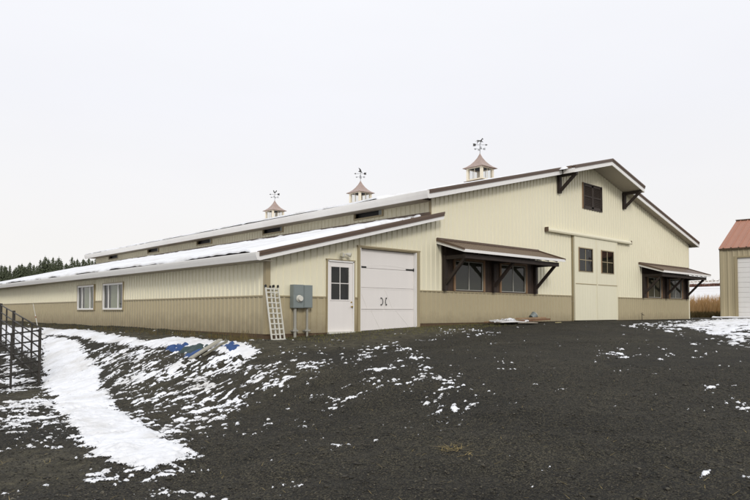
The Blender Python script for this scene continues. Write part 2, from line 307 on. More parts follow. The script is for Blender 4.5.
class MB:
    def __init__(s): s.v = []; s.f = []
    def poly(s, pts):
        n = len(s.v); s.v += [tuple(p) for p in pts]; s.f.append(tuple(range(n, n+len(pts))))
    def box(s, a, b):
        x0, y0, z0 = [min(p, q) for p, q in zip(a, b)]; x1, y1, z1 = [max(p, q) for p, q in zip(a, b)]
        n = len(s.v)
        s.v += [(x0,y0,z0),(x1,y0,z0),(x1,y1,z0),(x0,y1,z0),(x0,y0,z1),(x1,y0,z1),(x1,y1,z1),(x0,y1,z1)]
        s.f += [(n+3,n+2,n+1,n),(n+4,n+5,n+6,n+7),(n,n+1,n+5,n+4),(n+1,n+2,n+6,n+5),(n+2,n+3,n+7,n+6),(n+3,n,n+4,n+7)]
        return s
    def prism(s, pts, d):
        """closed polygon pts swept by vector d"""
        n = len(s.v); k = len(pts); d = Vector(d)
        s.v += [tuple(p) for p in pts]+[tuple(Vector(p)+d) for p in pts]
        s.f.append(tuple(range(n+k-1, n-1, -1))); s.f.append(tuple(range(n+k, n+2*k)))
        for i in range(k):
            j = (i+1) % k; s.f.append((n+i, n+j, n+k+j, n+k+i))
        return s
    def bar(s, a, b, w, h, up=(0,0,1)):
        """square bar from a to b"""
        a = Vector(a); b = Vector(b); d = (b-a).normalized(); u = Vector(up)
        r = d.cross(u)
        if r.length < 1e-4: r = d.cross(Vector((0,1,0)))
        r.normalize(); u = r.cross(d).normalized()
        q = [a+r*w/2+u*h/2, a-r*w/2+u*h/2, a-r*w/2-u*h/2, a+r*w/2-u*h/2]
        return s.prism(q, b-a)
    def tube(s, a, b, r0, r1=None, n=10, caps=True):
        r1 = r0 if r1 is None else r1
        a = Vector(a); b = Vector(b); d = (b-a).normalized(); u = Vector((0,0,1)) if abs(d.z) < .9 else Vector((1,0,0))
        r = d.cross(u).normalized(); u = r.cross(d)
        k = len(s.v)
        for c, rr in ((a, r0), (b, r1)):
            for i in range(n):
                t = 2*math.pi*i/n; s.v.append(tuple(c+r*math.cos(t)*rr+u*math.sin(t)*rr))
        for i in range(n):
            j = (i+1) % n; s.f.append((k+i, k+j, k+n+j, k+n+i))
        if caps: s.f.append(tuple(range(k+n-1, k-1, -1))); s.f.append(tuple(range(k+n, k+2*n)))
        return s
    def build(s, name, m, parent=None, smooth=False, bevel=0, loc=None):
        o = link_mesh(name, s.v, s.f, m, parent, smooth, loc)
        if bevel:
            bv = o.modifiers.new('bevel', 'BEVEL'); bv.width = bevel; bv.segments = 2; bv.limit_method = 'ANGLE'
        return o
def tag(o, label=None, cat=None, group=None, kind=None):
    if label: o['label'] = label
    if cat: o['category'] = cat
    if group: o['group'] = group
    if kind: o['kind'] = kind
    return o
def empty(name, loc=(0,0,0), rz=0, label=None, cat=None, group=None):
    o = bpy.data.objects.new(name, None); COL.objects.link(o); o.location = loc; o.rotation_euler = (0,0,rz)
    o.empty_display_size = .3
    return tag(o, label, cat, group)

def ribbed(name, m, O, U, V, Nn, u0, u1, lo, hi, holes=(), parent=None, pitch=.2286, rib=.027, rw=.05):
    """ribbed sheet: O + u*U + v*V, ribs raised along Nn; lo/hi are numbers or functions of u; holes are (u0,u1,v0,v1)"""
    O, U, V, Nn = [np.array(a, float) for a in (O, U, V, Nn)]
    lof = lo if callable(lo) else (lambda u: lo); hif = hi if callable(hi) else (lambda u: hi)
    bp = [(u0, 0), (u1, 0)]
    k = math.floor(u0/pitch)-1
    while k*pitch < u1:
        c = k*pitch+pitch*.5
        for du, h in ((-rw*.75, 0), (-rw*.35, rib), (rw*.35, rib), (rw*.75, 0)):
            if u0 < c+du < u1: bp.append((c+du, h))
        k += 1
    def hgt(u):
        t = (u/pitch) % 1.0; d = abs(t-.5)*pitch
        return rib*min(1, max(0, (rw*.75-d)/(rw*.4)))
    for h in holes:
        for u in h[:2]:
            if u0 < u < u1: bp.append((u, hgt(u)))
    for fn in (lof, hif):
        for u in getattr(fn, 'breaks', ()):
            if u0 < u < u1: bp.append((u, hgt(u)))
    bp = sorted({round(a, 4): b for a, b in bp}.items())
    V_, F_ = [], []
    for (a, ha), (b, hb) in zip(bp, bp[1:]):
        mid = (a+b)/2
        cuts = sorted((h[2], h[3]) for h in holes if h[0] < mid < h[1])
        segs = []; cur = None
        for c0, c1 in cuts:
            segs.append((cur, c0)); cur = c1
        segs.append((cur, None))
        for s0, s1 in segs:
            za0 = lof(a) if s0 is None else max(s0, lof(a)); zb0 = lof(b) if s0 is None else max(s0, lof(b))
            za1 = hif(a) if s1 is None else min(s1, hif(a)); zb1 = hif(b) if s1 is None else min(s1, hif(b))
            if za1 <= za0+1e-4 and zb1 <= zb0+1e-4: continue
            n = len(V_)
            for u, v, h in ((a, za0, ha), (b, zb0, hb), (b, zb1, hb), (a, za1, ha)):
                V_.append(O+U*u+V*v+Nn*h)
            F_.append((n, n+1, n+2, n+3))
    return link_mesh(name, V_, F_, m, parent)

def iso_sheet(name, xs, ys, field, zfun, m, thick=.05, gain=.25, parent=None, lift=.012, top=None, skirt=0, dk=1.):
    """a snow layer: the area where field > 0, cut exactly along its contour, thickness growing inwards"""
    X, Y = np.meshgrid(xs, ys, indexing='ij'); Fv = field(X, Y); Z = zfun(X, Y)
    T = Z+lift+np.clip(Fv*gain, 0, thick) if top is None else top(X, Y, Z, Fv)
    nx, ny = X.shape
    P = Fv > 0
    c = P[:-1,:-1].astype(int)+P[1:,:-1]+P[1:,1:]+P[:-1,1:]
    idx = -np.ones(X.shape, int); VV = []; FF = []
    full = np.argwhere(c == 4); part = np.argwhere((c > 0) & (c < 4))
    need = np.zeros(X.shape, bool)
    for (di, dj) in ((0,0),(1,0),(1,1),(0,1)):
        need[full[:,0]+di, full[:,1]+dj] = True
        if len(part): need[part[:,0]+di, part[:,1]+dj] |= P[part[:,0]+di, part[:,1]+dj]
    w = np.argwhere(need); idx[need] = np.arange(len(w))
    # note: argwhere and boolean assignment share C order
    VV = list(zip(X[need].tolist(), Y[need].tolist(), T[need].tolist()))
    Fq = [(int(idx[i,j]), int(idx[i+1,j]), int(idx[i+1,j+1]), int(idx[i,j+1])) for i, j in full]
    Xl, Yl, Zl, Fl = X, Y, Z, Fv
    ecache = {}
    def ev(a, b):
        k = (a, b) if a < b else (b, a)
        if k in ecache: return ecache[k]
        fa, fb = Fl[a], Fl[b]; t = fa/(fa-fb)
        x = Xl[a]+(Xl[b]-Xl[a])*t; y = Yl[a]+(Yl[b]-Yl[a])*t; z = Zl[a]+(Zl[b]-Zl[a])*t
        VV.append((float(x), float(y), float(z-.004))); ecache[k] = len(VV)-1
        return ecache[k]
    for i, j in part:
        cs = [(i,j),(i+1,j),(i+1,j+1),(i,j+1)]; poly = []
        for q in range(4):
            a = cs[q]; b = cs[(q+1) % 4]
            if P[a]: poly.append(int(idx[a]))
            if P[a] != P[b]: poly.append(ev(a, b))
        if len(poly) >= 3: Fq.append(tuple(poly))
    dep = [float(v) for v in Fv[need]]+[0.]*(len(VV)-int(need.sum()))
    if skirt:
        cnt = {}
        for f in Fq:
            for a, b in zip(f, f[1:]+f[:1]):
                k = (a, b) if a < b else (b, a); cnt[k] = cnt.get(k, 0)+1
        low = {}
        for f in list(Fq):
            for a, b in zip(f, f[1:]+f[:1]):
                k = (a, b) if a < b else (b, a)
                if cnt[k] == 1:
                    for q in (a, b):
                        if q not in low: low[q] = len(VV); v = VV[q]; VV.append((v[0], v[1], v[2]-skirt)); dep.append(dep[q]+.4)
                    Fq.append((b, a, low[a], low[b]))
    o = link_mesh(name, VV, Fq, m, parent, smooth=True)
    at_ = o.data.attributes.new('depth', 'FLOAT', 'POINT'); at_.data.foreach_set('value', np.array(dep, np.float32)*dk)
    return o

# ------------------------------------------------------------------ ground
def warp(lo, hi, near0, near1, step):
    c = list(np.arange(near0, near1, step)); a = near1; s = step
    out = []
    while a < hi: out.append(a); s *= 1.13; a += s
    out.append(hi); lo_ = []; a = near0; s = step
    while True:
        s *= 1.13; a -= s
        if a <= lo: break
        lo_.append(a)
    lo_.append(lo)
    return np.array(lo_[::-1]+c+out)
gx = warp(-1600, 1600, -9.5, 20, .11); gy = warp(-1600, 1600, -14, 15, .11)
GX, GY = np.meshgrid(gx, gy, indexing='ij')
GZ = height(GX, GY)+rough(GX, GY)
def ground_z(x, y):
    return float(height(x, y)+rough(np.array(float(x)), np.array(float(y))))
nx, ny = GX.shape
ii = np.arange(nx*ny).reshape(nx, ny)
F = np.stack([ii[:-1,:-1], ii[1:,:-1], ii[1:,1:], ii[:-1,1:]], -1).reshape(-1, 4)
ground = np_mesh('ground', np.stack([GX, GY, GZ], -1).reshape(-1, 3), F, M['ground'], smooth=True)
tag(ground, 'dark gravel yard sloping up to the long metal barn', 'ground', kind='structure')
at = ground.data.attributes.new('earth', 'FLOAT', 'POINT'); at.data.foreach_set('value', np.clip(density(GX, GY, EARTH_P, .5), 0, 1).astype(np.float32).ravel())
at = ground.data.attributes.new('field', 'FLOAT', 'POINT')
fld = np.maximum(S((GX-56)/8), np.maximum(S((-14-GX)/8)*.8, np.maximum(S((GY-45)/8), S((-40-GY)/10)*.0)))
at.data.foreach_set('value', fld.astype(np.float32).ravel())

# snow lying on the ground: near yard finely cut, far right yard coarser
def gz(X, Y): return height(X, Y)+rough(X, Y)
near = iso_sheet('snow', np.arange(-9.4, 6.2, .032), np.arange(-13.2, 8.0, .032), snow_field, gz, M['snow_thin'], thick=.05, gain=.10, lift=.004)
tag(near, 'white melting snow strip and scattered patches on the sloping gravel left of the yard', 'snow', kind='stuff')
def sf_far(x, y): return np.where(x > 6.15, snow_field(x, y), -1)
far = iso_sheet('snow', np.arange(6.0, 36, .10), np.arange(-13, -.4, .07), sf_far, gz, M['snow_thin'], thick=.04, gain=.10, lift=.006)
tag(far, 'thin white snow sheet on the gravel in front of the red roofed garage', 'snow', kind='stuff')
def sf_back(x, y): return np.where(y > 7.9, snow_field(x, y), -1)
back = iso_sheet('snow', np.arange(-8, -.35, .08), np.arange(7.8, 30, .09), sf_back, gz, M['snow_thin'], thick=.06, gain=.18, lift=.01)
tag(back, 'snow bank lying along the foot of the long side wall behind the pipe fence', 'snow', kind='stuff')

# loose gravel stones near the viewer
rs = np.random.RandomState(5)
nst = 42000
u = rs.rand(nst); D_ = 3.0+9.5*u**.62; Lx = (rs.rand(nst)*2-1)*.68*D_
px = -9.25+.679*D_+.734*Lx; py = -14.26+.734*D_-.679*Lx
fz = snow_field(px, py); keep = fz < -.02
px, py = px[keep], py[keep]; nst = len(px)
sz = .004+.010*rs.rand(nst)**2.2
pz = height(px, py)+rough(px, py)
octv = np.array([(1,0,0),(0,1,0),(-1,0,0),(0,-1,0),(0,0,1),(0,0,-1)], float)
octf = np.array([(0,1,4),(1,2,4),(2,3,4),(3,0,4),(1,0,5),(2,1,5),(3,2,5),(0,3,5)])
jit = 1+.5*(rs.rand(nst, 6, 3)-.5)
an = rs.rand(nst)*6.28; ca, sa = np.cos(an), np.sin(an)
v = octv[None]*jit*sz[:,None,None]*np.array([1.25,.95,.7])
x = v[...,0]*ca[:,None]-v[...,1]*sa[:,None]; y = v[...,0]*sa[:,None]+v[...,1]*ca[:,None]
VV = np.stack([x+px[:,None], y+py[:,None], v[...,2]+pz[:,None]+.003], -1).reshape(-1, 3)
FF = (octf[None]+(np.arange(nst)*6)[:,None,None]).reshape(-1, 3)
st = np_mesh('gravel', VV, FF, M['stone']); tag(st, 'loose dark crushed stone on the yard nearest the viewer', 'gravel', kind='stuff')

nb = 900
D_ = 3.5+14*rs.rand(nb); Lx = (rs.rand(nb)*2-1)*.66*D_; px = -9.25+.679*D_+.734*Lx; py = -14.26+.734*D_-.679*Lx
kp = (snow_field(px, py) < -.02) & (py < -.6); px, py = px[kp], py[kp]; nb = len(px); sz = .014+.02*rs.rand(nb)**2
v = octv[None]*(1+.6*(rs.rand(nb, 6, 3)-.5))*sz[:,None,None]*np.array([1.3,1.,.6]); an = rs.rand(nb)*6.28; ca, sa = np.cos(an), np.sin(an)
VV = np.stack([v[...,0]*ca[:,None]-v[...,1]*sa[:,None]+px[:,None], v[...,0]*sa[:,None]+v[...,1]*ca[:,None]+py[:,None], v[...,2]+(height(px, py)+rough(px, py))[:,None]+.006], -1).reshape(-1, 3)
FF = (octf[None]+(np.arange(nb)*6)[:,None,None]).reshape(-1, 3)
st = np_mesh('gravel', VV, FF, M['stone']); tag(st, 'larger dark stones scattered over the gravel yard', 'gravel', kind='stuff')

# ------------------------------------------------------------------ barn
XS, W, LEN, RX = 6.54, 28.31, 32.0, 17.43
SB, SWN, MW = -.22, .80, 1.077            # lean-to floor, lean-to wainscot line, main wainscot line
def ztop(x): return 7.19-.247*abs(x-RX)   # upper face of the main roof
def zshed(x): return 1.915+.249*(x+.45)   # upper face of the lean-to roof
barn = empty('barn', (0,0,0), 0, 'long cream and tan metal barn with brown trim, lean-to and three cupolas', 'barn')
B = barn
def hi_main(x): return ztop(x)-.24
hi_main.breaks = (RX,)
def hi_shed(x): return zshed(x)-.16
ENTRY = (2.07, 3.04, SB, 1.86); GAR = (3.30, 5.78, SB, 2.31)
SLD = (15.55, 19.55, -.02, 3.72)
PL1 = (7.05, 12.69, MW+.01, 2.42); PL2 = (22.30, 27.95, MW+.01, 2.42)
GW = (16.60, 18.22, 5.06, 6.12)
X_, Y_, Z_ = (1,0,0), (0,1,0), (0,0,1); nY = (0,-1,0); nX = (-1,0,0)
ribbed('front_siding', M['cream'], (0,0,0), X_, Z_, nY, .0, 5.92, SWN+.02, hi_shed, (ENTRY, GAR), B)
ribbed('front_siding', M['cream'], (0,0,0), X_, Z_, nY, 5.92, XS, MW+.02, hi_shed, (), B)
ribbed('front_siding', M['cream'], (0,0,0), X_, Z_, nY, XS, W, MW+.02, hi_main, (SLD, PL1, PL2, GW), B)
for a_, b_ in ((.0, ENTRY[0]), (ENTRY[1], GAR[0]), (GAR[1], 5.92)): ribbed('wainscot', M['tan'], (0,0,0), X_, Z_, nY, a_, b_, SB, SWN-.02, (), B)
for a_, b_ in ((5.92, SLD[0]), (SLD[1], W)): ribbed('wainscot', M['tan'], (0,0,0), X_, Z_, nY, a_, b_, .0, MW-.02, (), B)
# long side: two window openings
LW = [(9.74, 11.83, .45, 1.48), (12.85, 14.90, .45, 1.48)]
zl = zshed(0)-.16
ribbed('side_siding', M['cream'], (0,0,0), Y_, Z_, nX, 0, LEN, SWN+.02, zl, LW, B)
ribbed('wainscot', M['tan'], (0,0,0), Y_, Z_, nX, 0, LEN, SB, SWN-.02, LW, B)
ve = [(2.42, 3.93), (8.80, 10.33), (15.20, 16.73), (21.58, 23.06), (27.85, 29.4)]
VZ = (3.93, 4.20)
ribbed('upper_side_siding', M['cream'], (XS,0,0), Y_, Z_, nX, 0, LEN, 3.3, 4.36, [(a, b)+VZ for a, b in ve], B)
ribbed('end_siding', M['cream'], (W,0,0), Y_, Z_, (1,0,0), 0, LEN, MW+.02, ztop(W)-.2, (), B)
ribbed('wainscot', M['tan'], (W,0,0), Y_, Z_, (1,0,0), 0, LEN, 0, MW-.02, (), B)
ribbed('rear_siding', M['cream'], (0,LEN,0), X_, Z_, Y_, 0, XS, SB, hi_shed, (), B)
ribbed('rear_siding', M['cream'], (0,LEN,0), X_, Z_, Y_, XS, W, 0, hi_main, (), B)
def part(name, m, boxes, bevel=0, parent=B):
    if name in ('soffit', 'wainscot_trim', 'door_jamb', 'stile_trim', 'track_cap') and len(boxes) > 1:
        return [part(name, m, [q], bevel, parent) for q in boxes][0]
    b = MB()
    for a, c in boxes: b.box(a, c)
    return b.build(name, m, parent, bevel=bevel)
# wainscot ledge trim, corner trims, skirt boards
part('wainscot_trim', M['trim_tan'], [((.1,-.034,SWN-.02),(2.0,.01,SWN+.02)), ((3.11,-.034,SWN-.02),(3.20,.01,SWN+.02)), ((5.92,-.034,MW-.02),(15.5,.01,MW+.02)),
     ((19.62,-.034,MW-.02),(W-.1,.01,MW+.02)), ((-.034,.1,SWN-.02),(.01,9.68,SWN+.02)), ((-.034,11.89,SWN-.02),(.01,12.79,SWN+.02)), ((-.034,14.96,SWN-.02),(.01,LEN,SWN+.02))])
part('corner_trim', M['trim_tan'], [((-.032,-.036,SB),(.11,.0,zshed(0)-.2)), ((-.035,0,SB),(-.001,.10,zshed(0)-.2))])
part('corner_trim', M['cream'], [((W-.10,-.036,0),(W+.03,0,ztop(W)-.3)), ((W+.001,0,0),(W+.035,.1,ztop(W)-.3))])
part('corner_trim', M['trim_tan'], [((XS-.036,.0,3.3),(XS-.001,.10,4.36))])
part('skirt_board', M['skirt'], [((-.01,.0,-.75),(5.95,.04,SB-.002)), ((5.95,.002,-.5),(W,.042,-.003)), ((-.012,.04,-1.2),(.028,LEN,SB-.002))])
# ---- roofs
def slope_slab(name, m, x0, z0, x1, z1, t, y0, y1, parent=B):
    return MB().prism([(x0,y0,z0),(x1,y0,z1),(x1,y0,z1-t),(x0,y0,z0-t)], (0,y1-y0,0)).build(name, m, parent)
E0, E1 = XS-.55, W+.55                    # eaves of the main roof
YR, YH, YB = -.40, -.97, LEN+.42          # rake, hood rake, rear rake
H0, H1 = RX-3.22, RX+3.22                 # hood over the ridge
def rib_roof(name, m, x0, z0, x1, z1, y0, y1, parent=B):
    d = np.array([x1-x0, 0, z1-z0], float); ln = np.linalg.norm(d); d /= ln
    n = np.array([-d[2], 0, d[0]]) if d[0] > 0 else np.array([d[2], 0, -d[0]])
    return ribbed(name, m, (x0, 0, z0), (0,1,0), d, n, y0, y1, 0, ln, (), parent, pitch=.3, rib=.02, rw=.06)
rib_roof('roof_sheeting', M['roof_brown'], E0, ztop(E0), RX, ztop(RX), YR, YB)
rib_roof('roof_sheeting', M['roof_brown'], E1, ztop(E1), RX, ztop(RX), YR, YB)
rib_roof('roof_sheeting', M['roof_brown'], H0, ztop(H0)+.004, RX, ztop(RX)+.004, YH, YR)
rib_roof('roof_sheeting', M['roof_brown'], H1, ztop(H1)+.004, RX, ztop(RX)+.004, YH, YR)
rib_roof('lean_to_roof_sheeting', M['roof_brown'], -.46, zshed(-.46), XS-.03, zshed(XS-.03), YR, YB)
b = MB().prism([(RX-.22,YH-.03,ztop(RX)-.03),(RX,YH-.03,ztop(RX)+.035),(RX+.22,YH-.03,ztop(RX)-.03),(RX,YH-.03,ztop(RX)-.01)], (0,YB-YH+.06,0)); b.build('ridge_cap', M['trim_brown'], B)
# soffits
def soff(x0, x1, y0, y1, dz, n='soffit', m='soffit'): return slope_slab(n, M[m], x0, ztop(x0)-dz, x1, ztop(x1)-dz, .012, y0, y1)
soff(E0, RX, YR+.03, 0.0, .235); soff(RX, E1, YR+.03, 0.0, .235)
soff(H0, RX, YH+.03, YR+.03, .233); soff(RX, H1, YH+.03, YR+.03, .233)
part('soffit', M['soffit'], [((E0+.02,.0,ztop(E0)-.25),(XS,LEN,ztop(E0)-.24)), ((W,.0,ztop(E1)-.25),(E1-.02,LEN,ztop(E1)-.24))])
part('soffit', M['soffit'], [((-.40,-.36,zshed(-.45)-.21),(-.003,LEN,zshed(-.45)-.20))])
# rake fascias with brown metal rake trim
def rake(x0, x1, zf, y, back=.035, brown=True, fh=(.27,.085), bh=.105):
    MB().prism([(x0,y,zf(x0)-fh[0]),(x1,y,zf(x1)-fh[0]),(x1,y,zf(x1)-fh[1]),(x0,y,zf(x0)-fh[1])], (0,back,0)).build('fascia', M['white'], B)
    if brown:
        MB().prism([(x0,y-.025,zf(x0)-bh),(x1,y-.025,zf(x1)-bh),(x1,y-.025,zf(x1)-.04),(x0,y-.025,zf(x0)-.04)], (0,.024,0)) \
            .prism([(x0,y-.045,zf(x0)-.04),(x1,y-.045,zf(x1)-.04),(x1,y-.045,zf(x1)+.03),(x0,y-.045,zf(x0)+.03)], (0,.15,0)).build('rake_trim', M['trim_brown'], B)
rake(E0, H0-.002, ztop, YR); rake(H0, RX, ztop, YH); rake(RX+.001, H1, ztop, YH); rake(H1+.002, E1, ztop, YR)
for hx, s in ((H0, -1), (H1, 1)):         # sides of the hood
    part('fascia', M['white'], [((hx, YH+.036, ztop(hx)-.27), (hx+s*.03, YR-.05, ztop(hx)-.085))])
    part('rake_trim', M['trim_brown'], [((hx+s*.001, YH+.12, ztop(hx)-.084), (hx+s*.05, YR-.05, ztop(hx)+.02))])
rake(-.47, XS+.18, zshed, YR, fh=(.215,.085))
# eave fascias with gutter
def gutter(x, z, s, y0, y1, h=.20):
    pr = [(x, y0, z-h), (x+s*.06, y0, z-h), (x+s*.10, y0, z-h*.45), (x+s*.115, y0, z-.03), (x+s*.115, y0, z-.002), (x, y0, z+.006)]
    MB().prism(pr, (0, y1-y0, 0)).build('eave_fascia', M['white'], B)
gutter(E0, ztop(E0), -1, YR, YB, .26); gutter(E1, ztop(E1), 1, YR, YB, .26); gutter(-.47, zshed(-.47), -1, YR, YB, .205)
# flashing between lean-to roof and upper wall
part('flashing', M['trim_brown'], [((XS-.10,.02,zshed(XS)-.03),(XS-.03,LEN,zshed(XS)+.09))])
# ---- clerestory vents
for a, c in ve:
    v = MB()
    v.box((XS-.05,a-.06,VZ[0]-.06),(XS+.03,c+.06,VZ[0])).box((XS-.05,a-.06,VZ[1]),(XS+.03,c+.06,VZ[1]+.05)).box((XS-.05,a-.06,VZ[0]),(XS+.03,a,VZ[1])).box((XS-.05,c,VZ[0]),(XS+.03,c+.06,VZ[1]))
    vf = v.build('vent', M['trim_tan'], B)
    part('vent_recess', M['black'], [((XS+.12,a,VZ[0]),(XS+.14,c,VZ[1]))], parent=vf)
    part('vent_flap', M['grey_box'], [((XS+.0,a,VZ[0]),(XS+.02,a+.20,VZ[1]))], parent=vf)
# ---- gable brackets
for bx in (RX-2.93, RX+2.97):
    t = ztop(bx)-.26
    br = MB(); br.box((bx-.09,-.145,t-.80),(bx+.09,-.022,t-.125))
    br.box((bx-.075,-.90,t-.125),(bx+.075,-.0,t-.002)); br.bar((bx,-.10,t-.72),(bx,-.83,t-.08),.12,.11,(0,-1,0))
    br.build('gable_bracket', M['wood_dark'], B, bevel=.008)
# ---- gable shutter window
gw = MB(); a0, a1, c0, c1 = GW
gw.box((a0-.07,-.05,c0-.06),(a0,.03,c1+.06)).box((a1,-.05,c0-.06),(a1+.05,.03,c1+.06)).box((a0,-.05,c0-.06),(a1,.03,c0)).box((a0,-.05,c1),(a1,.03,c1+.05))
gf = gw.build('gable_window', M['shut'], B)
part('side_trim', M['wood_nat'], [((a0-.085,-.055,c0-.06),(a0-.0605,.0,c1+.06))], parent=gf)
mid = (a0+a1)/2
for s0, s1 in ((a0+.01, mid-.012), (mid+.012, a1-.01)):
    sh = MB(); sh.box((s0,-.03,c0+.01),(s0+.07,.0,c1-.01)).box((s1-.07,-.03,c0+.01),(s1,.0,c1-.01)).box((s0,-.03,c0+.01),(s1,.0,c0+.08)).box((s0,-.03,c1-.08),(s1,.0,c1-.01)).box((s0,-.0301,(c0+c1)/2-.03),(s1,.0,(c0+c1)/2+.03))
    k = c0+.09
    while k < c1-.1:
        sh.prism([(s0+.07,-.018,k),(s0+.07,.0,k+.035),(s0+.07,.004,k+.03),(s0+.07,-.014,k-.005)], (s1-s0-.14,0,0)); k += .05
    sh.box((s0,.012,c0),(s1,.02,c1)); sh.build('shutter', M['shut'], gf)

# ---- windows
def window(y, x0, x1, z0, z1, cols, rows, frame='white', fw=.05, mun=.025, panes='glass', back='dark_in', trim=None, trimw=.06, parent=B, axis='y', backd=.18, name='window', depth=.045, muntin_mat=None, muntin_xs=None):
    """a framed window in the plane y (axis 'y') or x (axis 'x'): frame > pane, muntins, backing"""
    def bx(mb, u0, u1, d0, d1, w0, w1):
        if axis == 'y': mb.box((u0, y+d0, w0), (u1, y+d1, w1))
        else: mb.box((y+d0, u0, w0), (y+d1, u1, w1))
    f = MB()
    for q in ((x0,x1,z0,z0+fw),(x0,x1,z1-fw,z1),(x0,x0+fw,z0+fw,z1-fw),(x1-fw,x1,z0+fw,z1-fw)): bx(f, q[0], q[1], -depth, .02, q[2], q[3])
    root = f.build(name, M[frame], parent, bevel=.004)
    m = MB(); has = False; sep = muntin_xs is not None and rows == 1
    xs_ = muntin_xs if muntin_xs is not None else [x0+(x1-x0)*i/cols for i in range(1, cols)]
    for c in xs_:
        if sep: m = MB()
        bx(m, c-mun/2, c+mun/2, -depth*.6, .0, z0+fw, z1-fw); has = True
        if sep: m.build('muntin', M[muntin_mat or frame], root); has = False
    for i in range(1, rows):
        c = z0+(z1-z0)*i/rows; bx(m, x0+fw, x1-fw, -depth*.55, .0, c-mun/2, c+mun/2); has = True
    if has: m.build('muntin', M[muntin_mat or frame], root)
    p = MB(); a0_, a1_, b0_, b1_ = x0+fw, x1-fw, z0+fw, z1-fw
    p.poly([(a0_,y-.006,b0_),(a1_,y-.006,b0_),(a1_,y-.006,b1_),(a0_,y-.006,b1_)] if axis == 'y' else [(y-.006,a1_,b0_),(y-.006,a0_,b0_),(y-.006,a0_,b1_),(y-.006,a1_,b1_)])
    p.build('pane', M[panes], root)
    if back:
        p = MB(); bx(p, x0, x1, backd, backd+.01, z0, z1)
        p.build('interior', M[back], root)
    if trim:
        t = MB(); tw = trimw
        for q in ((x0-tw,x1+tw,z1,z1+tw),(x0-tw,x0,z0,z1),(x1,x1+tw,z0,z1),(x0-tw,x1+tw,z0-tw*.6,z0)): bx(t, q[0], q[1], -depth-.012, .0, q[2], q[3])
        t.build('casing', M[trim], root)
    return root
for i, (a, c, z0, z1) in enumerate(LW):
    xs3 = [a+.54, c-.54]
    w = window(0, a, c, z0, z1, 1, 1, 'white', .065, .06, back='dark_in', axis='x', trim='trim_tan', trimw=.035, muntin_xs=xs3, depth=.06)
    cu = MB(); n = 26; y0_, y1_ = (xs3[0]+.02, xs3[1]-.02)
    pts = [(.07+.018*math.sin(k*2.2), y0_+(y1_-y0_)*k/n) for k in range(n+1)]
    for (xa, ya), (xb, yb) in zip(pts, pts[1:]): cu.poly([(xa,ya,z0+.05),(xb,yb,z0+.05),(xb,yb,z1-.05),(xa,ya,z1-.05)])
    cu.build('curtain', M['curtain'], w)
# ---- entry door
e0, e1, ez0, ez1 = ENTRY
d = MB(); wx0, wx1, wz0, wz1 = 2.16, 2.90, .70, 1.72
dx0, dx1 = 2.10, 3.01
d.box((dx0,-.012,ez0+.02),(wx0,.03,ez1-.03)).box((wx1,-.012,ez0+.02),(dx1,.03,ez1-.03)).box((wx0,-.012,ez0+.02),(wx1,.03,wz0)).box((wx0,-.012,wz1),(wx1,.03,ez1-.03))
door = d.build('entry_door', M['door_white'], B, bevel=.003)
part('door_frame', M['white'], [((2.055,-.045,ez0),(2.098,.04,ez1)), ((3.012,-.045,ez0),(3.055,.04,ez1)), ((2.055,-.045,ez1-.025),(3.055,.04,ez1+.02))], parent=door)
part('door_casing', M['trim_tan'], [((2.02,-.05,SB),(2.054,.0,ez1+.02)), ((3.056,-.05,SB),(3.09,.0,ez1+.02)), ((2.0,-.056,ez1+.021),(3.10,.0,ez1+.05))], parent=door)
part('threshold', M['alu'], [((2.06,-.10,ez0-.04),(3.05,.03,ez0+.018))], parent=door)
window(-.002, wx0, wx1, wz0, wz1, 2, 2, 'door_white', .035, .022, back='dark_in', parent=door, name='door_window', depth=.022)
kn = MB(); kn.tube((2.965,-.012,.53),(2.965,-.05,.53),.014).tube((2.965,-.045,.53),(2.965,-.075,.53),.028,.024).build('door_knob', M['brass'], door, smooth=True)
MB().tube((2.965,-.012,.66),(2.965,-.03,.66),.022).build('deadbolt', M['brass'], door)
# ---- garage door
g0, g1, gz0, gz1 = GAR
secs = [gz0+.015, .455, 1.12, 1.72, gz1-.01]
gd = MB(); yg = .09
for z0, z1 in zip(secs, secs[1:]): gd.box((g0+.02,yg,z0+.004),(g1-.02,yg+.04,z1-.004))
gdo = gd.build('garage_door', M['door_white'], B, bevel=.004)
part('door_jamb', M['white'], [((g0,-.03,gz0),(g0+.045,yg-.002,gz1)), ((g1-.045,-.03,gz0),(g1,yg-.002,gz1))], parent=gdo)
part('door_casing', M['trim_tan'], [((g0-.09,-.05,gz0),(g0-.001,.02,gz1+.03)), ((g1+.001,-.05,gz0),(g1+.13,.02,gz1+.03)), ((g0-.11,-.056,gz1+.031),(g1+.15,.02,gz1+.075)), ((g0,-.03,gz1+.0),(g1,.14,gz1+.03))], parent=gdo)
gm = (g0+g1)/2-.14
ov = MB()
def strip(a, c, w=.03, t=.008):
    ov.bar((a[0], yg-.001, a[1]), (c[0], yg-.001, c[1]), .008, w, (0,0,1) if abs(a[0]-c[0]) > abs(a[1]-c[1]) else (1,0,0))
for lo, hi in ((g0+.06, gm-.03), (gm+.03, g1-.06)):
    for z0, z1 in ((gz0+.05, .43), (.48, 1.09)):
        for q in (((lo, z0), (hi, z0)), ((lo, z1), (hi, z1)), ((lo, z0+.02), (lo, z1-.02))): strip(*q, w=.03)
    strip((lo+.04, 1.05), (lo+.34, .50)); strip((lo+.5, .42), (hi-.12, gz0+.06))
n = 16
for k in range(n):                                      # one shallow arch across the door
    f = lambda t: 1.745+.10*math.sin(math.pi*t)
    x0 = g0+.08+(g1-g0-.16)*k/n; x1 = g0+.08+(g1-g0-.16)*(k+1)/n
    strip((x0, f(k/n)), (x1, f((k+1)/n)), w=.022)
ov.build('overlay', M['door_white'], gdo)
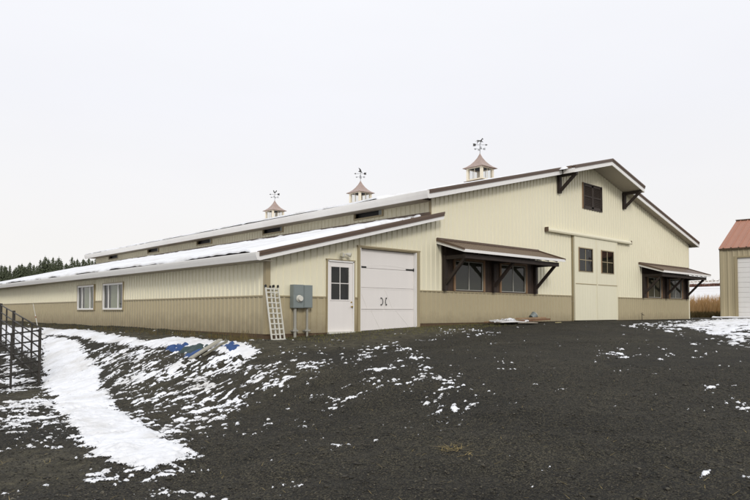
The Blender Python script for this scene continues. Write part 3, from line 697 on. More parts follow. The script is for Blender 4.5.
for hx0, hx1, hz in ((g0+.05, g0+.34, 1.75), (g1-.40, g1-.05, 1.75)):
    hg = MB(); hg.box((hx0,yg-.022,hz-.022),(hx1,yg-.008,hz+.022)); hg.tube(((hx0 if hx0 < gm else hx1),yg-.02,hz-.05),((hx0 if hx0 < gm else hx1),yg-.02,hz+.05),.016)
    hg.build('strap_hinge', M['black'], gdo)
for hx, s in ((4.27, 1), (4.49, -1)):
    h = MB(); pp = [(hx+s*.00,.60),(hx+s*.045,.64),(hx+s*.055,.70),(hx+s*.045,.77),(hx,.81)]
    for a, c in zip(pp, pp[1:]): h.tube((a[0],yg-.04,a[1]),(c[0],yg-.04,c[1]),.0095,n=8)
    h.box((hx-.02,yg-.03,.585),(hx+.02,yg-.008,.615)).box((hx-.02,yg-.03,.795),(hx+.02,yg-.008,.825)); h.build('door_handle', M['black'], gdo)
# ---- sliding barn doors
sx0, sx1, sz0, sz1 = 15.60, 19.50, .02, 3.74; sm_ = 17.55
for k, (p0, p1, w0, w1) in enumerate(((sx0, sm_-.008, 15.98, 17.14), (sm_+.008, sx1, 17.98, 19.11))):
    y0, y1 = -.115, -.065; z0w, z1w = 2.18, 3.19
    q = MB(); q.box((p0,y0,sz0),(w0,y1,sz1)).box((w1,y0,sz0),(p1,y1,sz1)).box((w0,y0,sz0),(w1,y1,z0w)).box((w0,y0,z1w),(w1,y1,sz1))
    leaf = q.build('sliding_door', M['cream_door'], B)
    part('rail_trim', M['trim_tan'], [((p0+.02,y0-.012,1.60),(p1-.02,y0-.001,1.635))], parent=leaf)
    part('stile_trim', M['cream'], [((p0,y0-.014,sz0),(p0+.05,y0-.001,sz1)), ((p1-.05,y0-.014,sz0),(p1,y0-.001,sz1))], parent=leaf)
    n = MB(); xx = p0+.2                                  # faint vertical ribs of the sheeting
    while xx < p1-.1:
        for za, zb in (((sz0+.02, 1.59),) + (((1.65, z0w-.08), (z1w+.06, sz1-.02)) if w0-.08 < xx < w1+.08 else ((1.65, sz1-.02),))):
            n.box((xx-.006,y0-.004,za),(xx+.006,y0-.0005,zb))
        xx += .2286
    n.build('door_rib', M['cream_door'], leaf)
    window(y0+.02, w0, w1, z0w, z1w, 2, 2, 'shut', .025, .03, back='dark_in', trim='trim_tan', trimw=.04, parent=leaf, name='door_window', depth=.03, muntin_mat='trim_tan')
    part('side_trim', M['wood_nat'], [((w0-.05,y0-.032,z0w-.02),(w0-.001,y0-.022,z1w+.03))], parent=leaf)
part('door_post', M['trim_tan'], [((15.53,-.075,.0),(15.57,-.02,3.70))])
tr = MB(); tr.prism([(13.46,-.02,3.70),(13.46,-.17,3.70),(13.46,-.19,3.76),(13.46,-.13,3.86),(13.46,-.02,3.88)], (7.45,0,0)); trk = tr.build('door_track', M['cream'], B)
part('track_cap', M['trim_brown'], [((13.43,-.185,3.69),(13.458,-.02,3.875)), ((20.912,-.185,3.69),(20.94,-.02,3.875))], parent=trk)
# ---- window canopies
def canopy(ox):
    xl, xr, dp = 6.78+ox, 12.92+ox, 1.22; zb, zf = 2.84, 2.42
    bx0, bx1 = 7.05+ox, 12.69+ox
    d = np.array([0,-dp,zf-zb]); ln = np.linalg.norm(d); d = d/ln
    rf = ribbed('canopy', M['roof_brown'], (0,-.0,zb), (1,0,0), d, (0,-d[2]*-1,0) if False else np.cross(d,(1,0,0))*-1, xl, xr, 0, ln, (), B, pitch=.2286, rib=.018, rw=.05)
    und = MB().prism([(xl,0,zb-.03),(xl,-dp,zf-.03),(xl,-dp,zf-.05),(xl,0,zb-.05)], (xr-xl,0,0)); und.build('deck', M['wood_dark'], rf)
    part('flashing', M['trim_brown'], [((xl,-.06,zb-.01),(xr,-.0,zb+.06))], parent=rf)
    part('fascia', M['white'], [((xl,-dp-.012,zf-.085),(xr,-dp+.01,zf+.01))], parent=rf)
    for x, s in ((xl, -1), (xr, 1)):
        MB().prism([(x,0,zb-.14),(x,-dp-.012,zf-.09),(x,-dp-.012,zf-.015),(x,0,zb-.05)], (s*.02,0,0)).build('fascia', M['white'], rf)
        MB().prism([(x,0,zb-.05),(x,-dp-.02,zf-.015),(x,-dp-.02,zf+.045),(x,0,zb+.05)], (s*.05,0,0)).build('rake_trim', M['trim_brown'], rf)
    beam = MB().box((bx0-.05,-1.08,zf-.27),(bx1+.05,-.96,zf-.115)); beam.build('beam', M['wood_dark'], rf, bevel=.008)
    for px_ in (bx0+.07, (bx0+bx1)/2, bx1-.07):
        br = MB(); br.box((px_-.07,-.15,MW+.02),(px_+.07,-.03,zf-.10)); br.box((px_-.05,-.955,zf-.255),(px_+.05,-.15,zf-.125))
        br.bar((px_,-.12,MW+.25),(px_,-.98,zf-.22),.10,.10,(0,-1,0)); br.build('bracket', M['wood_dark'], rf, bevel=.006)
    k = bx0+.5
    r = MB()
    while k < bx1-.2:
        r.prism([(k-.02,-.02,zb-.06),(k-.02,-dp+.03,zf-.055),(k-.02,-dp+.03,zf-.12),(k-.02,-.02,zb-.16)], (.04,0,0)); k += .61
    r.build('rafter', M['wood_dark'], rf)
    ws = [(7.70+ox, 9.28+ox), (10.37+ox, 11.99+ox)]
    wz0, wz1 = MW+.06, 2.17
    pb = MB(); yb = -.005
    cuts = [bx0, ws[0][0], ws[0][1], ws[1][0], ws[1][1], bx1]
    for a, c in ((cuts[0], cuts[1]), (cuts[2], cuts[3]), (cuts[4], cuts[5])):
        xx = a
        while xx < c-.01:
            e = min(xx+.14, c); pb.box((xx+.004,-.03,MW+.02),(e-.004,.01,2.75)); xx = e
        pb.box((a,.0,MW+.02),(c,.012,2.75))
    for a, c in ws: pb.box((a,-.028,wz1),(c,.01,2.75)).box((a,-.028,MW+.02),(c,.01,wz0))
    pb.build('board_panel', M['wood_panel'], B)
    for a, c in ws:
        w = window(-.005, a, c, wz0, wz1, 2, 1, 'win_frame', .025, .035, back='blind', trim=None, backd=.06, depth=.035)
        t = MB(); t.box((a-.085,-.075,wz0-.03),(a-.002,.0,wz1+.02)).box((c+.002,-.075,wz0-.03),(c+.085,.0,wz1+.02)).box((a-.085,-.078,wz1+.02),(c+.085,.0,wz1+.09)); t.build('casing', M['wood_nat'], w)
    return rf
canopy(0); canopy(15.25)
# ---- cupolas with weathervanes
def silhouette(kind):
    if kind == 'horse':
        return [(-.30,.10),(-.24,.16),(-.16,.17),(-.02,.15),(.08,.18),(.16,.28),(.20,.35),(.23,.34),(.31,.25),(.29,.22),(.22,.24),(.19,.16),(.17,.09),(.25,.05),(.27,-.03),(.24,-.03),(.21,.02),(.12,.03),(.10,-.08),(.07,-.16),(.04,-.15),(.07,-.05),(.04,.04),(-.12,.05),(-.15,-.02),(-.21,-.08),(-.24,-.15),(-.28,-.13),(-.23,-.04),(-.21,.06),(-.25,.11),(-.34,.02),(-.36,.04)]
    if kind == 'eagle':
        return [(-.20,-.10),(-.10,-.02),(-.08,.10),(-.02,.22),(.08,.32),(.22,.38),(.16,.28),(.12,.18),(.10,.08),(.14,.03),(.22,.02),(.24,-.02),(.16,-.05),(.06,-.08),(-.04,-.10),(-.12,-.16)]
    return [(-.26,.22),(-.20,.26),(-.13,.18),(-.08,.08),(0,.05),(.06,.12),(.08,.22),(.12,.28),(.17,.25),(.21,.20),(.17,.18),(.16,.06),(.08,-.06),(.02,-.09),(.01,-.16),(-.03,-.16),(-.03,-.08),(-.12,-.03),(-.18,.06),(-.24,.10)]
VD = Vector((.734,-.679,0))               # vanes stand across the wind
def cupola(y, kind, flip):
    z0 = ztop(RX); r = .515
    bs = MB(); bs.box((RX-r-.03,y-r-.03,z0-.16),(RX+r+.03,y+r+.03,z0+.119)).box((RX-r-.10,y-r-.10,z0+.03),(RX+r+.10,y+r+.10,z0+.10)); base = bs
    lan = MB(); zt = z0+.82
    for sx in (-1, 1):
        for sy in (-1, 1):
            cx, cy = RX+sx*(r-.065), y+sy*(r-.065); lan.box((cx-.065,cy-.065,z0+.12),(cx+.065,cy+.065,zt))
    for sx in (-1, 1):
        lan.box((RX+sx*r-.03*(1+sx),y-r+.13,z0+.12),(RX+sx*r+.03*(1-sx),y+r-.13,z0+.20)); lan.box((RX+sx*r-.03*(1+sx),y-r+.13,zt-.07),(RX+sx*r+.03*(1-sx),y+r-.13,zt))
        lan.box((RX-r+.13,y+sx*r-.03*(1+sx),z0+.12),(RX+r-.13,y+sx*r+.03*(1-sx),z0+.20)); lan.box((RX-r+.13,y+sx*r-.03*(1+sx),zt-.07),(RX+r-.13,y+sx*r+.03*(1-sx),zt))
    c = lan.build('cupola', M['cupola'], B)
    base.build('cupola_base', M['cap'], c)
    p = MB()
    for sx in (-1, 1):
        qx = RX+sx*(r-.035); q = [(qx,y-r+.13,z0+.2),(qx,y+r-.13,z0+.2),(qx,y+r-.13,zt-.07),(qx,y-r+.13,zt-.07)]; p.poly(q if sx > 0 else q[::-1])
        qy = y+sx*(r-.035); q = [(RX-r+.13,qy,z0+.2),(RX+r-.13,qy,z0+.2),(RX+r-.13,qy,zt-.07),(RX-r+.13,qy,zt-.07)]; p.poly(q if sx < 0 else q[::-1])
    p.build('pane', M['glass_clear'], c)
    MB().box((RX-r+.07,y-r+.07,zt-.03),(RX+r-.07,y+r-.07,zt-.02)).build('ceiling', M['cupola'], c)
    p = MB()
    for sx in (-1, 1):                                   # slim glazing bars
        p.box((RX+sx*(r-.05)-.01,y-.012,z0+.2),(RX+sx*(r-.05)+.01,y+.012,zt-.07)); p.box((RX-.012,y+sx*(r-.05)-.01,z0+.2),(RX+.012,y+sx*(r-.05)+.01,zt-.07))
    p.build('glazing_bar', M['cupola'], c)
    # concave hipped roof
    rr = MB(); prof_ = [(.66,-.03),(.65,.0),(.50,.085),(.36,.20),(.22,.37),(.10,.57),(.03,.74)]
    for (ra, za), (rb, zb_) in zip(prof_, prof_[1:]):
        for k in range(4):
            q = [(-1,-1),(1,-1),(1,1),(-1,1)]; a = q[k]; bq = q[(k+1) % 4]
            rr.poly([(RX+a[0]*ra,y+a[1]*ra,zt+za),(RX+bq[0]*ra,y+bq[1]*ra,zt+za),(RX+bq[0]*rb,y+bq[1]*rb,zt+zb_),(RX+a[0]*rb,y+a[1]*rb,zt+zb_)])
    rr.poly([(RX-.66,y-.66,zt-.03),(RX-.66,y+.66,zt-.03),(RX+.66,y+.66,zt-.03),(RX+.66,y-.66,zt-.03)])
    rr.tube((RX,y,zt+.70),(RX,y,zt+.80),.045,.02)
    rr.build('cupola_roof', M['copper'], c)
    # weathervane
    wv = MB(); top = zt+.76; o = Vector((RX, y, top))
    wv.tube(o, o+Vector((0,0,.62)), .011, n=8)
    e = Vector((.707,.707,0)); f_ = Vector((-.707,.707,0)); zc = Vector((0,0,.28))
    for dv in (VD, -VD, Vector((.679,.734,0)), Vector((-.679,-.734,0))):
        wv.tube(o+zc, o+zc+dv*.2, .007, n=6)
    for dv, ch in ((VD, 'E'), (-VD, 'W'), (Vector((.679,.734,0)), 'N'), (Vector((-.679,-.734,0)), 'S')):
        c0 = o+zc+dv*.25; s_ = .045; U_ = VD; Z__ = Vector((0,0,1))
        segs = {'E': [((-1,-1),(-1,1)),((-1,1),(1,1)),((-1,0),(.7,0)),((-1,-1),(1,-1))], 'W': [((-1,1),(-.5,-1)),((-.5,-1),(0,.4)),((0,.4),(.5,-1)),((.5,-1),(1,1))],
                'N': [((-1,-1),(-1,1)),((-1,1),(1,-1)),((1,-1),(1,1))], 'S': [((1,1),(-1,1)),((-1,1),(-1,0)),((-1,0),(1,0)),((1,0),(1,-1)),((1,-1),(-1,-1))]}[ch]
        for (a, bb) in segs: wv.bar(c0+U_*a[0]*s_+Z__*a[1]*s_, c0+U_*bb[0]*s_+Z__*bb[1]*s_, .012, .018)
    za = Vector((0,0,.50)); s = flip
    wv.tube(o+za-VD*.36, o+za+VD*.36, .009, n=6)
    def plate(pts, th=.014):
        nrm = Vector((.679,.734,0))
        wv.prism([o+za+VD*(s*a)+Vector((0,0,bz))-nrm*th/2 for a, bz in pts], nrm*th)
    plate([(-.38,-.07),(-.24,-.07),(-.20,0),(-.24,.07),(-.38,.07),(-.35,0)]); plate([(.30,-.05),(.42,0),(.30,.05)])
    sc_ = .62
    plate([(a*sc_, .15+bz*sc_) for a, bz in silhouette(kind)])
    wv.build('weathervane', M['black'], c)
cupola(6.38, 'horse', 1); cupola(15.98, 'eagle', -1); cupola(25.8, 'rooster', -1)

# ---- snow on the roofs
def f_shed(x, y):
    n = fbm(x*.9, y*.9, 4, 61); n2 = fbm(x*2.6, y*2.6, 3, 67)
    edge = np.minimum((x+.60)*3.0+.12+(vnoise(y*.8, y*0, 70)-.35)*.5+(vnoise(y*4.2, y*0, 71)-.5)*.22, (y+.22-.10*np.clip(x, 0, 6))*2.5+(n2-.5)*.6)
    topw = (5.45-x+1.3*(n2-.5)+1.2*(vnoise(y*.45, y*0, 73)-.5))*1.2+(n-.5)*1.2
    streak = (vnoise(x*7, y*1.6, 80)*.7+.3*n2-.52)*1.2-.25*np.abs(x-6.1)
    fr = np.minimum(topw, edge)
    return np.minimum(np.maximum(fr, np.where(y > .2, streak, -1)), .6)
xsn = np.arange(-.57, 6.42, .06); ysn = np.arange(-.36, 32.3, .07)
sn = iso_sheet('snow', xsn, ysn, f_shed, lambda X, Y: zshed(X)+.012, M['snow'], skirt=.05, top=lambda X, Y, Z, Fv: Z+.02+np.clip(Fv*.22, 0, .085)*(0.75+.5*fbm(X*1.5, Y*1.5, 3, 90)))
tag(sn, 'smooth white snow cover on the long lean-to roof below the main wall', 'snow', kind='stuff')
def f_main(x, y):
    e = (x-E0+.16)*3+.14+(vnoise(y*.9, y*0, 75)-.35)*.5+(vnoise(y*4, y*0, 77)-.5)*.25
    e2 = (y-1.9)*2+(fbm(x*1.2, y*1.2, 3, 78)-.5)*1.6
    r = np.minimum(np.minimum(e, e2), (RX-.25-x)*2)
    for cy in (6.38, 15.98, 25.8): r = np.minimum(r, (np.maximum(np.abs(x-RX), np.abs(y-cy))-.62)*3)
    return np.minimum(r, .6)
sn = iso_sheet('snow', np.arange(E0-.10, RX-.1, .11), np.arange(-.3, 32.3, .08), f_main, lambda X, Y: 7.19-.247*np.abs(X-RX)+.012, M['snow'], skirt=.06, top=lambda X, Y, Z, Fv: Z+.015+np.clip(Fv*.2, 0, .07)*(.3+1.3*vnoise(X*.6, Y*.55, 91)))
tag(sn, 'white snow cover on the upper roof of the barn around the cupolas', 'snow', kind='stuff')
pl = []; fl_ = []; nu, nv = 26, 14
for i_ in range(nu):
    for j_ in range(nv):
        u, v = i_/(nu-1)*2-1, j_/(nv-1)*2-1; xx = H0+.10+u*.42; yy = YR-.06+v*.24
        e_ = max(0, 1-abs(u)**3)*max(0, 1-abs(v)**4)
        pl.append((xx, yy, ztop(xx)-.07+e_*(.10+.03*float(vnoise(np.array(xx*6.), np.array(yy*6.), 3)))))
for i_ in range(nu-1):
    for j_ in range(nv-1): a_ = i_*nv+j_; fl_.append((a_, a_+nv, a_+nv+1, a_+1))
sn = link_mesh('snow', pl, fl_, M['snow'], None, smooth=True)
tag(sn, 'small snow patch at the step of the gable roof above the left gable bracket', 'snow', kind='stuff')

# ------------------------------------------------------------------ things by the barn
# floodlight above the entry door
o = empty('wall_light', (2.60,-.04,2.05), 0, 'small twin-head security floodlight on the wall above the white entry door', 'lamp')
MB().tube((0,0,-.0),(0,-.04,0),.06).build('mount_plate', M['alu'], o, smooth=False)
for s in (-1, 1):
    h = MB(); h.tube((0,-.04,0),(s*.07,-.08,.03),.012); h.tube((s*.07,-.08,.03),(s*.17,-.18,-.01),.035,.068,n=14)
    hd = h.build('lamp_head', M['alu'], o); MB().tube((s*.17,-.18,-.01),(s*.172,-.183,-.011),.060,.060,n=14).build('lamp_lens', M['white_lens'], hd)
# electric meter box
o = empty('electric_meter', (0,0,0), 0, 'grey electric meter box on two conduits on the wall beside the entry door', 'meter box')
part('box', M['grey_box'], [((.745,-.20,.48),(1.09,-.025,1.12)), ((1.10,-.20,.485),(1.39,-.025,1.115))], bevel=.008, parent=o)
part('cover', M['grey_box'], [((1.115,-.208,.50),(1.375,-.201,1.10)), ((.76,-.206,.50),(1.075,-.201,.62)), ((.76,-.206,.86),(1.075,-.201,1.10))], parent=o)
mt = MB(); mt.tube((.93,-.20,.74),(.93,-.225,.74),.095,n=24).build('meter_ring', M['alu'], o)
MB().tube((.93,-.225,.74),(.93,-.30,.74),.08,.07,n=24).build('meter_glass', M['alu'], o, smooth=False)
for x, r_ in ((.86, .042), (1.27, .028)):
    c = MB(); c.tube((x,-.11,-.75),(x,-.11,.48),r_,n=14); c.tube((x,-.11,-.16),(x,-.11,-.08),r_*1.35,n=14); c.box((x-.09,-.15,-.16),(x+.09,-.03,-.12)); c.build('conduit', M['conduit'], o)
# stepladder leaning on the corner, feet up
o = empty('ladder', (0,0,0), 0, 'aluminium ladder with black feet leaning upside down on the corner of the lean-to', 'ladder')
zb_ = ground_z(.1,-.45)+.01
def lad(tops, bots, dy):
    tA, tB = [Vector(p) for p in tops]; bA, bB = [Vector(p) for p in bots]
    f = MB()
    for a, c in ((bA, tA), (bB, tB)): f.bar(a, c, .022, .046, (0,-1,0))
    r = f.build('rail', M['alu'], o)
    g = MB(); n = 10
    for k in range(1, n):
        t = (k+.0)/n; g.bar(bA.lerp(tA, t), bB.lerp(tB, t), .03, .013, (0,-1,0))
    g.bar(bA, bB, .045, .03, (0,-1,0)); g.bar(tA-Vector((0,0,.04)), tB-Vector((0,0,.04)), .04, .025, (0,-1,0))
    g.build('rung', M['alu'], o)
    k = MB()
    for p, q in ((tA, bA), (tB, bB)):
        d_ = (p-q).normalized(); k.bar(p-d_*.01, p+d_*.06, .04, .06, (0,-1,0))
    k.build('rubber_foot', M['black'], o)
lad(((-.07,-.08,1.03), (.19,-.065,1.03)), ((-.14,-.50,zb_), (.14,-.48,zb_)), 0)
lad(((.09,-.05,1.01), (.34,-.045,1.03)), ((.04,-.44,zb_), (.31,-.42,zb_)), 0)

# boards, sheet and bucket lying in front of the facade
def plank(a, b_, w, t, m, label, grp=None, name='plank'):
    a = Vector(a); b_ = Vector(b_); q = MB(); q.bar((b_-a)*-.5, (b_-a)*.5, w, t)
    ob = q.build(name, m, None, bevel=.004); ob.location = (a+b_)/2; tag(ob, label, 'board', grp); return ob
def gpt(x, y, dz): return (x, y, ground_z(x, y)+dz)
GR = 'boards dumped at the foot of the facade'
plank(gpt(8.75,-.55,.09), gpt(10.55,-.35,.10), .14, .035, M['wood_grey'], 'narrow brown board lying against the wall behind the white sheet', GR)
plank(gpt(10.15,-1.05,.11), gpt(12.45,-.75,.14), .20, .06, mat('red_brown_board', lin(118, 84, 58), .7, .25, 3), 'long red-brown board on the front of the dumped pile', GR)
plank(gpt(10.30,-.80,.19), gpt(12.50,-.55,.19), .16, .05, M['wood_grey'], 'weathered board lying on top of the dumped pile', GR)
plank(gpt(10.0,-.45,.05), gpt(11.9,-.30,.05), .24, .04, M['wood_dark'], 'dark wet board at the back of the dumped pile', GR)
plank(gpt(12.3,-1.2,.02), gpt(12.9,-1.0,.02), .10, .03, mat('pale_scrap', lin(170, 160, 120), .8), 'short pale offcut at the end of the dumped pile', GR)
sh = MB().prism([(0,0,.06),(1.5,.12,.03),(1.62,-.45,.0),(.75,-.62,.02),(.05,-.5,.01)], (0,0,.035)); s_ = sh.build('sheet', mat('white_sheet', lin(214, 212, 210), .7, .1, 2), None); s_.location = gpt(8.75,-.7,.06)
tag(s_, 'crooked white building sheet lying at the wall under the first canopy', 'sheet')
sh = MB().prism([(0,0,0),(.9,.05,.02),(.8,-.3,.0),(.1,-.32,.01)], (0,0,.02)); s_ = sh.build('sheet', mat('grey_sheet', lin(160, 150, 136), .7, .15, 2), None); s_.location = gpt(9.55,-1.35,.05)
tag(s_, 'small greyish sheet lying in front of the red-brown board', 'sheet')
bk = MB().tube((0,0,0),(.0,.0,.22),.11,.14,n=18).build('bucket', M['grey_box'], None); bk.location = gpt(11.9,-.35,.18); bk.rotation_euler = (.5,.9,.4); MB().tube((0,0,.215),(0,0,.225),.148,n=18).build('rim', M['alu'], bk)
tag(bk, 'grey bucket tipped over on the right end of the board pile', 'bucket')
q = iso_sheet('snow', np.arange(8.6, 12.6, .04), np.arange(-1.5, -.1, .04), lambda x, y: .10-np.abs(y+.85)*.5-np.abs(x-9.6)*.13+.9*(fbm(x*3, y*5, 4, 44)-.52), lambda X, Y: height(X, Y)+.14+0*X, M['snow_thin'], gain=.25, thick=.07, skirt=.05, dk=2.)
tag(q, 'bits of snow lying on the dumped boards under the first canopy', 'snow', kind='stuff')
# outdoor tap at the foot of the wall
tp = MB(); tx = 21.75; tz = ground_z(tx, -.3)
tp.tube((tx,-.25,tz-.1),(tx,-.25,tz+.30),.013,n=8).tube((tx,-.25,tz+.28),(tx+.0,-.36,tz+.24),.015,n=8).bar((tx-.07,-.25,tz+.32),(tx+.07,-.25,tz+.34),.03,.02)
tag(tp.build('water_tap', M['black'], None), 'small dark standpipe tap at the wall left of the second canopy', 'tap')

# tarps on the bank
def tarp(cx, cy, rx_, ry_, m, seed, label, hh=.16, rot=0.):
    n, k = 44, 34; V_ = []; F_ = []
    for i in range(n):
        for j in range(k):
            u, v = (i/(n-1)*2-1), (j/(k-1)*2-1)
            wob = 1+.25*float(vnoise(np.array(3*u+seed), np.array(3*v), seed)-.5)
            x = cx+(u*rx_*math.cos(rot)-v*ry_*math.sin(rot))*wob; y = cy+(u*rx_*math.sin(rot)+v*ry_*math.cos(rot))*wob
            c = float(fbm(np.array(x*5.), np.array(y*7.), 4, seed)); e = max(0, 1-max(abs(u), abs(v))**4)
            r_ = abs(float(vnoise(np.array(x*7.), np.array(y*5.), seed+3))-.5)
            V_.append((x, y, ground_z(x, y)-.02+e*(hh*c+.20*r_)))
    for i in range(n-1):
        for j in range(k-1): a = i*k+j; F_.append((a, a+k, a+k+1, a+1))
    t = link_mesh('tarp', V_, F_, m, None, smooth=True); so = t.modifiers.new('thick', 'SOLIDIFY'); so.thickness = .004
    return tag(t, label, 'tarp', 'crumpled tarps on the snowy bank')
tarp(-1.96, 1.0, .22, .34, M['blue'], 3, 'crumpled blue tarp end poking out of snow, farthest up the bank', .11)
tarp(-2.0, .10, .24, .40, M['teal'], 9, 'dark teal crumpled tarp in the snow between two blue ones', .11)
tarp(-2.25, -.42, .20, .26, M['blue'], 14, 'small bright blue tarp fold below the dark teal tarp', .11)
tarp(-1.72, -1.15, .18, .40, M['blue'], 21, 'blue tarp scrap under snow beyond the pale slanting board', .11)
p = plank(gpt(-2.50,-.74,.05), gpt(-1.62,-.52,.13), .13, .04, mat('grey_lumber', lin(150, 146, 132), .75, .15, 4), 'pale grey board slanting across the crumpled tarps on the bank', 'boards on the bank')
p = plank(gpt(-2.3,-.95,.04), gpt(-1.6,-.80,.09), .06, .04, mat('grey_lumber_dark', lin(112, 108, 92), .75, .15, 4), 'narrow darker board beside the pale slanting board on the bank', 'boards on the bank')

# marker stake
sk = MB(); sk.tube((0,0,-.05),(0,0,.60),.018,n=8); m_ = sk.build('marker_stake', M['white'], None); m_.location = gpt(-.95,17.4,0)
MB().tube((0,0,.45),(0,0,.53),.022,n=8).build('band', M['red'], m_); MB().tube((0,0,.60),(0,0,1.12),.016,n=8).build('upper_rod', M['alu'], m_); m_.rotation_euler = (.0,-.20,0)
tag(m_, 'thin white leaning marker stake in the snow by the side wall', 'stake')

# pipe corral panels
def corral(p0, p1, z0, z1, nrails, posts, label, h=1.5, thickpost=()):
    """panel from p0 to p1, z0/z1 = height of the top rail at the ends"""
    o = empty('pipe_fence', (p0[0], p0[1], z0-h), 0, label, 'fence', 'dark pipe fence panels')
    A = Vector((0,0,h)); Bv = Vector((p1[0]-p0[0], p1[1]-p0[1], z1-z0+h))
    for k in range(nrails):
        dz = Vector((0,0,-k*.258)); MB().tube(A+dz, Bv+dz, .020, n=10).build('rail', M['rust_pipe'], o, smooth=True)
    for t, r_, over in posts:
        c = A.lerp(Bv, t); MB().tube(c+Vector((0,0,-1.62)), c+Vector((0,0,over)), r_, n=12).build('post', M['rust_pipe'], o, smooth=False)
    return o
CP = (-4.61, 3.24)
dA = (-3.6, .56)
corral(CP, (CP[0]+dA[0], CP[1]+dA[1]), -.10, -.54, 6, [(0.0,.036,.05),(.17,.026,.02),(.42,.026,.02),(.66,.026,.02),(.98,.04,.05)], 'dark pipe fence panel nearest the viewer, ending at the corner post')
corral((CP[0]+.10, CP[1]+.14), (-3.78, 11.2), -.08, .60, 6, [(.2,.026,.0),(.4,.026,.0),(.62,.045,.06),(.82,.026,.0),(1,.045,.06)], 'dark pipe fence panel running back up the slope from the corner post')
corral((-3.77, 11.3), (-3.3, 19.0), .61, .80, 6, [(.05,.045,.06),(.25,.026,.0),(.5,.04,.0),(.75,.026,.0),(1,.045,.06)], 'farthest dark pipe fence panel, behind the other two and nearer the side wall')

# weeds, straw and mossy tufts
def blades(name, pts, m, label, cat, hmin, hmax, wid, lean=.4, flat=False, seed=1):
    r = np.random.RandomState(seed); n = len(pts); P = np.asarray(pts, float)
    a = r.rand(n)*6.28; h = hmin+(hmax-hmin)*r.rand(n); l = lean*(r.rand(n)-.2)*h; b_ = r.rand(n)*6.28
    d = np.stack([np.cos(b_)*l, np.sin(b_)*l, np.zeros(n)], -1)
    if flat: d = np.stack([np.cos(b_)*h, np.sin(b_)*h, r.rand(n)*.02+.01], -1); up = np.zeros((n,3))
    else: up = np.stack([np.zeros(n), np.zeros(n), h], -1)
    s = np.stack([np.cos(a), np.sin(a), np.zeros(n)], -1)*(wid/2)
    if flat: s = np.stack([-np.sin(b_), np.cos(b_), np.zeros(n)], -1)*(wid/2)
    v = np.stack([P-s, P+s, P+d*.45+up*.6+s*.8, P+d*.45+up*.6-s*.8, P+d+up+s*.15, P+d+up-s*.15], 1).reshape(-1, 3)
    k = (np.arange(n)*6)[:,None]
    F_ = np.concatenate([k+np.array([[0,1,2,3]]), k+np.array([[3,2,4,5]])])
    ob = np_mesh(name, v, F_, m); return tag(ob, label, cat, kind='stuff')
r = np.random.RandomState(9)
pts = []
for cx, cy, n, sp in [(-.72,13.2,60,.35),(-.8,9.5,50,.6),(-.78,1.4,90,.30),(-1.0,-.2,120,.35),(-1.3,-1.1,26,.5),(-.8,5.0,70,.8),(-.7,3.2,60,.5),(-.7,7.3,50,.7),(-.6,18,60,1.2),(-.5,.2,60,.3),(-1.0,2.2,50,.4)]:
    x = cx+(r.rand(n)-.5)*sp*1.0; y = cy+(r.randn(n))*sp*.8
    x = np.minimum(x, np.where(y > -.05, -.12, 9)); pts += list(zip(x, y, height(x, y)+rough(x, y)-.01))
blades('weeds', pts, M['weed'], 'dry brown weeds along the foot of the long side wall', 'weeds', .05, .28, .009, .8, seed=2)
pts = []
x = -.15-.45*r.rand(1500)**1.5; y = r.rand(1500)*26-.3; pts += list(zip(x, y, height(x, y)+rough(x, y)-.01))
x = r.rand(2600)*8.4+.4; y = -.12-1.9*r.rand(2600)**2; pts += list(zip(x, y, height(x, y)+rough(x, y)-.01))
blades('grass', pts, mat('mossy_grass', lin(104, 100, 52), .85, .35, 2), 'short mossy brown grass at the foot of the barn walls', 'grass', .015, .07, .009, .9, seed=4)
x = -3.75+r.randn(70)*.11; y = -9.66+r.randn(70)*.13; pts = list(zip(x, y, height(x, y)+rough(x, y)+.004))
blades('straw', pts, M['straw'], 'small scatter of yellow straw on the gravel at the front', 'straw', .06, .20, .006, flat=True, seed=6)
n = 420; D_ = 4.2+7*r.rand(n); Lx = (r.rand(n)*2-1)*.6*D_; x = -9.25+.679*D_+.734*Lx; y = -14.26+.734*D_-.679*Lx
blades('straw', list(zip(x, y, height(x, y)+rough(x, y)+.004)), M['straw'], 'single straws strewn over the gravel yard', 'straw', .03, .11, .004, flat=True, seed=8)
# tall dry grass on the bank behind
n = 9000; x = 39.5+11*r.rand(n); y = -2+13*r.rand(n); kp = vnoise(x*.5, y*.5, 8)+.35*r.rand(n) > .42; x, y = x[kp], y[kp]
blades('dry_grass', list(zip(x, y, height(x, y))), M['drygrass'], 'tall orange dry grass on the bank between barn and red roofed garage', 'grass', .7, 1.25, .035, .35, seed=10)
n = 2600; x = 37.8+2.2*r.rand(n); y = 1.2+4*r.rand(n)
blades('brush', list(zip(x, y, height(x, y))), M['weed'], 'low dark brush in front of the tall orange grass', 'brush', .15, .5, .03, .8, seed=12)

# ------------------------------------------------------------------ garage on the right
GA = math.radians(175); gw_ = Vector((math.sin(GA), math.cos(GA), 0)); gb = Vector((math.cos(GA)*-1, math.sin(GA), 0))
g = empty('garage', (36.23,.95,0), 0, 'tan metal garage with faded red roof and white roll-up door, beyond the barn', 'garage')
ang = math.atan2(gw_.y, gw_.x); g.rotation_euler = (0,0,ang)     # local +x runs along the front wall, local +y backwards
EV, HD, GL, RZ = 4.66, 5.0, 12.0, 7.05
fr = (.95, 5.5, .05, 3.97)
ribbed('front_siding', M['garage_tan'], (0,0,0), X_, Z_, nY, 0, GL, 0, EV, (fr,), g, pitch=.305, rib=.03, rw=.09)
ribbed('rear_siding', M['garage_tan'], (0,2*HD,0), X_, Z_, Y_, 0, GL, 0, EV, (), g, pitch=.305)
gh_ = lambda v: EV+(RZ-EV)*(1-abs(v-HD)/HD)-.02
gh_.breaks = (HD,)
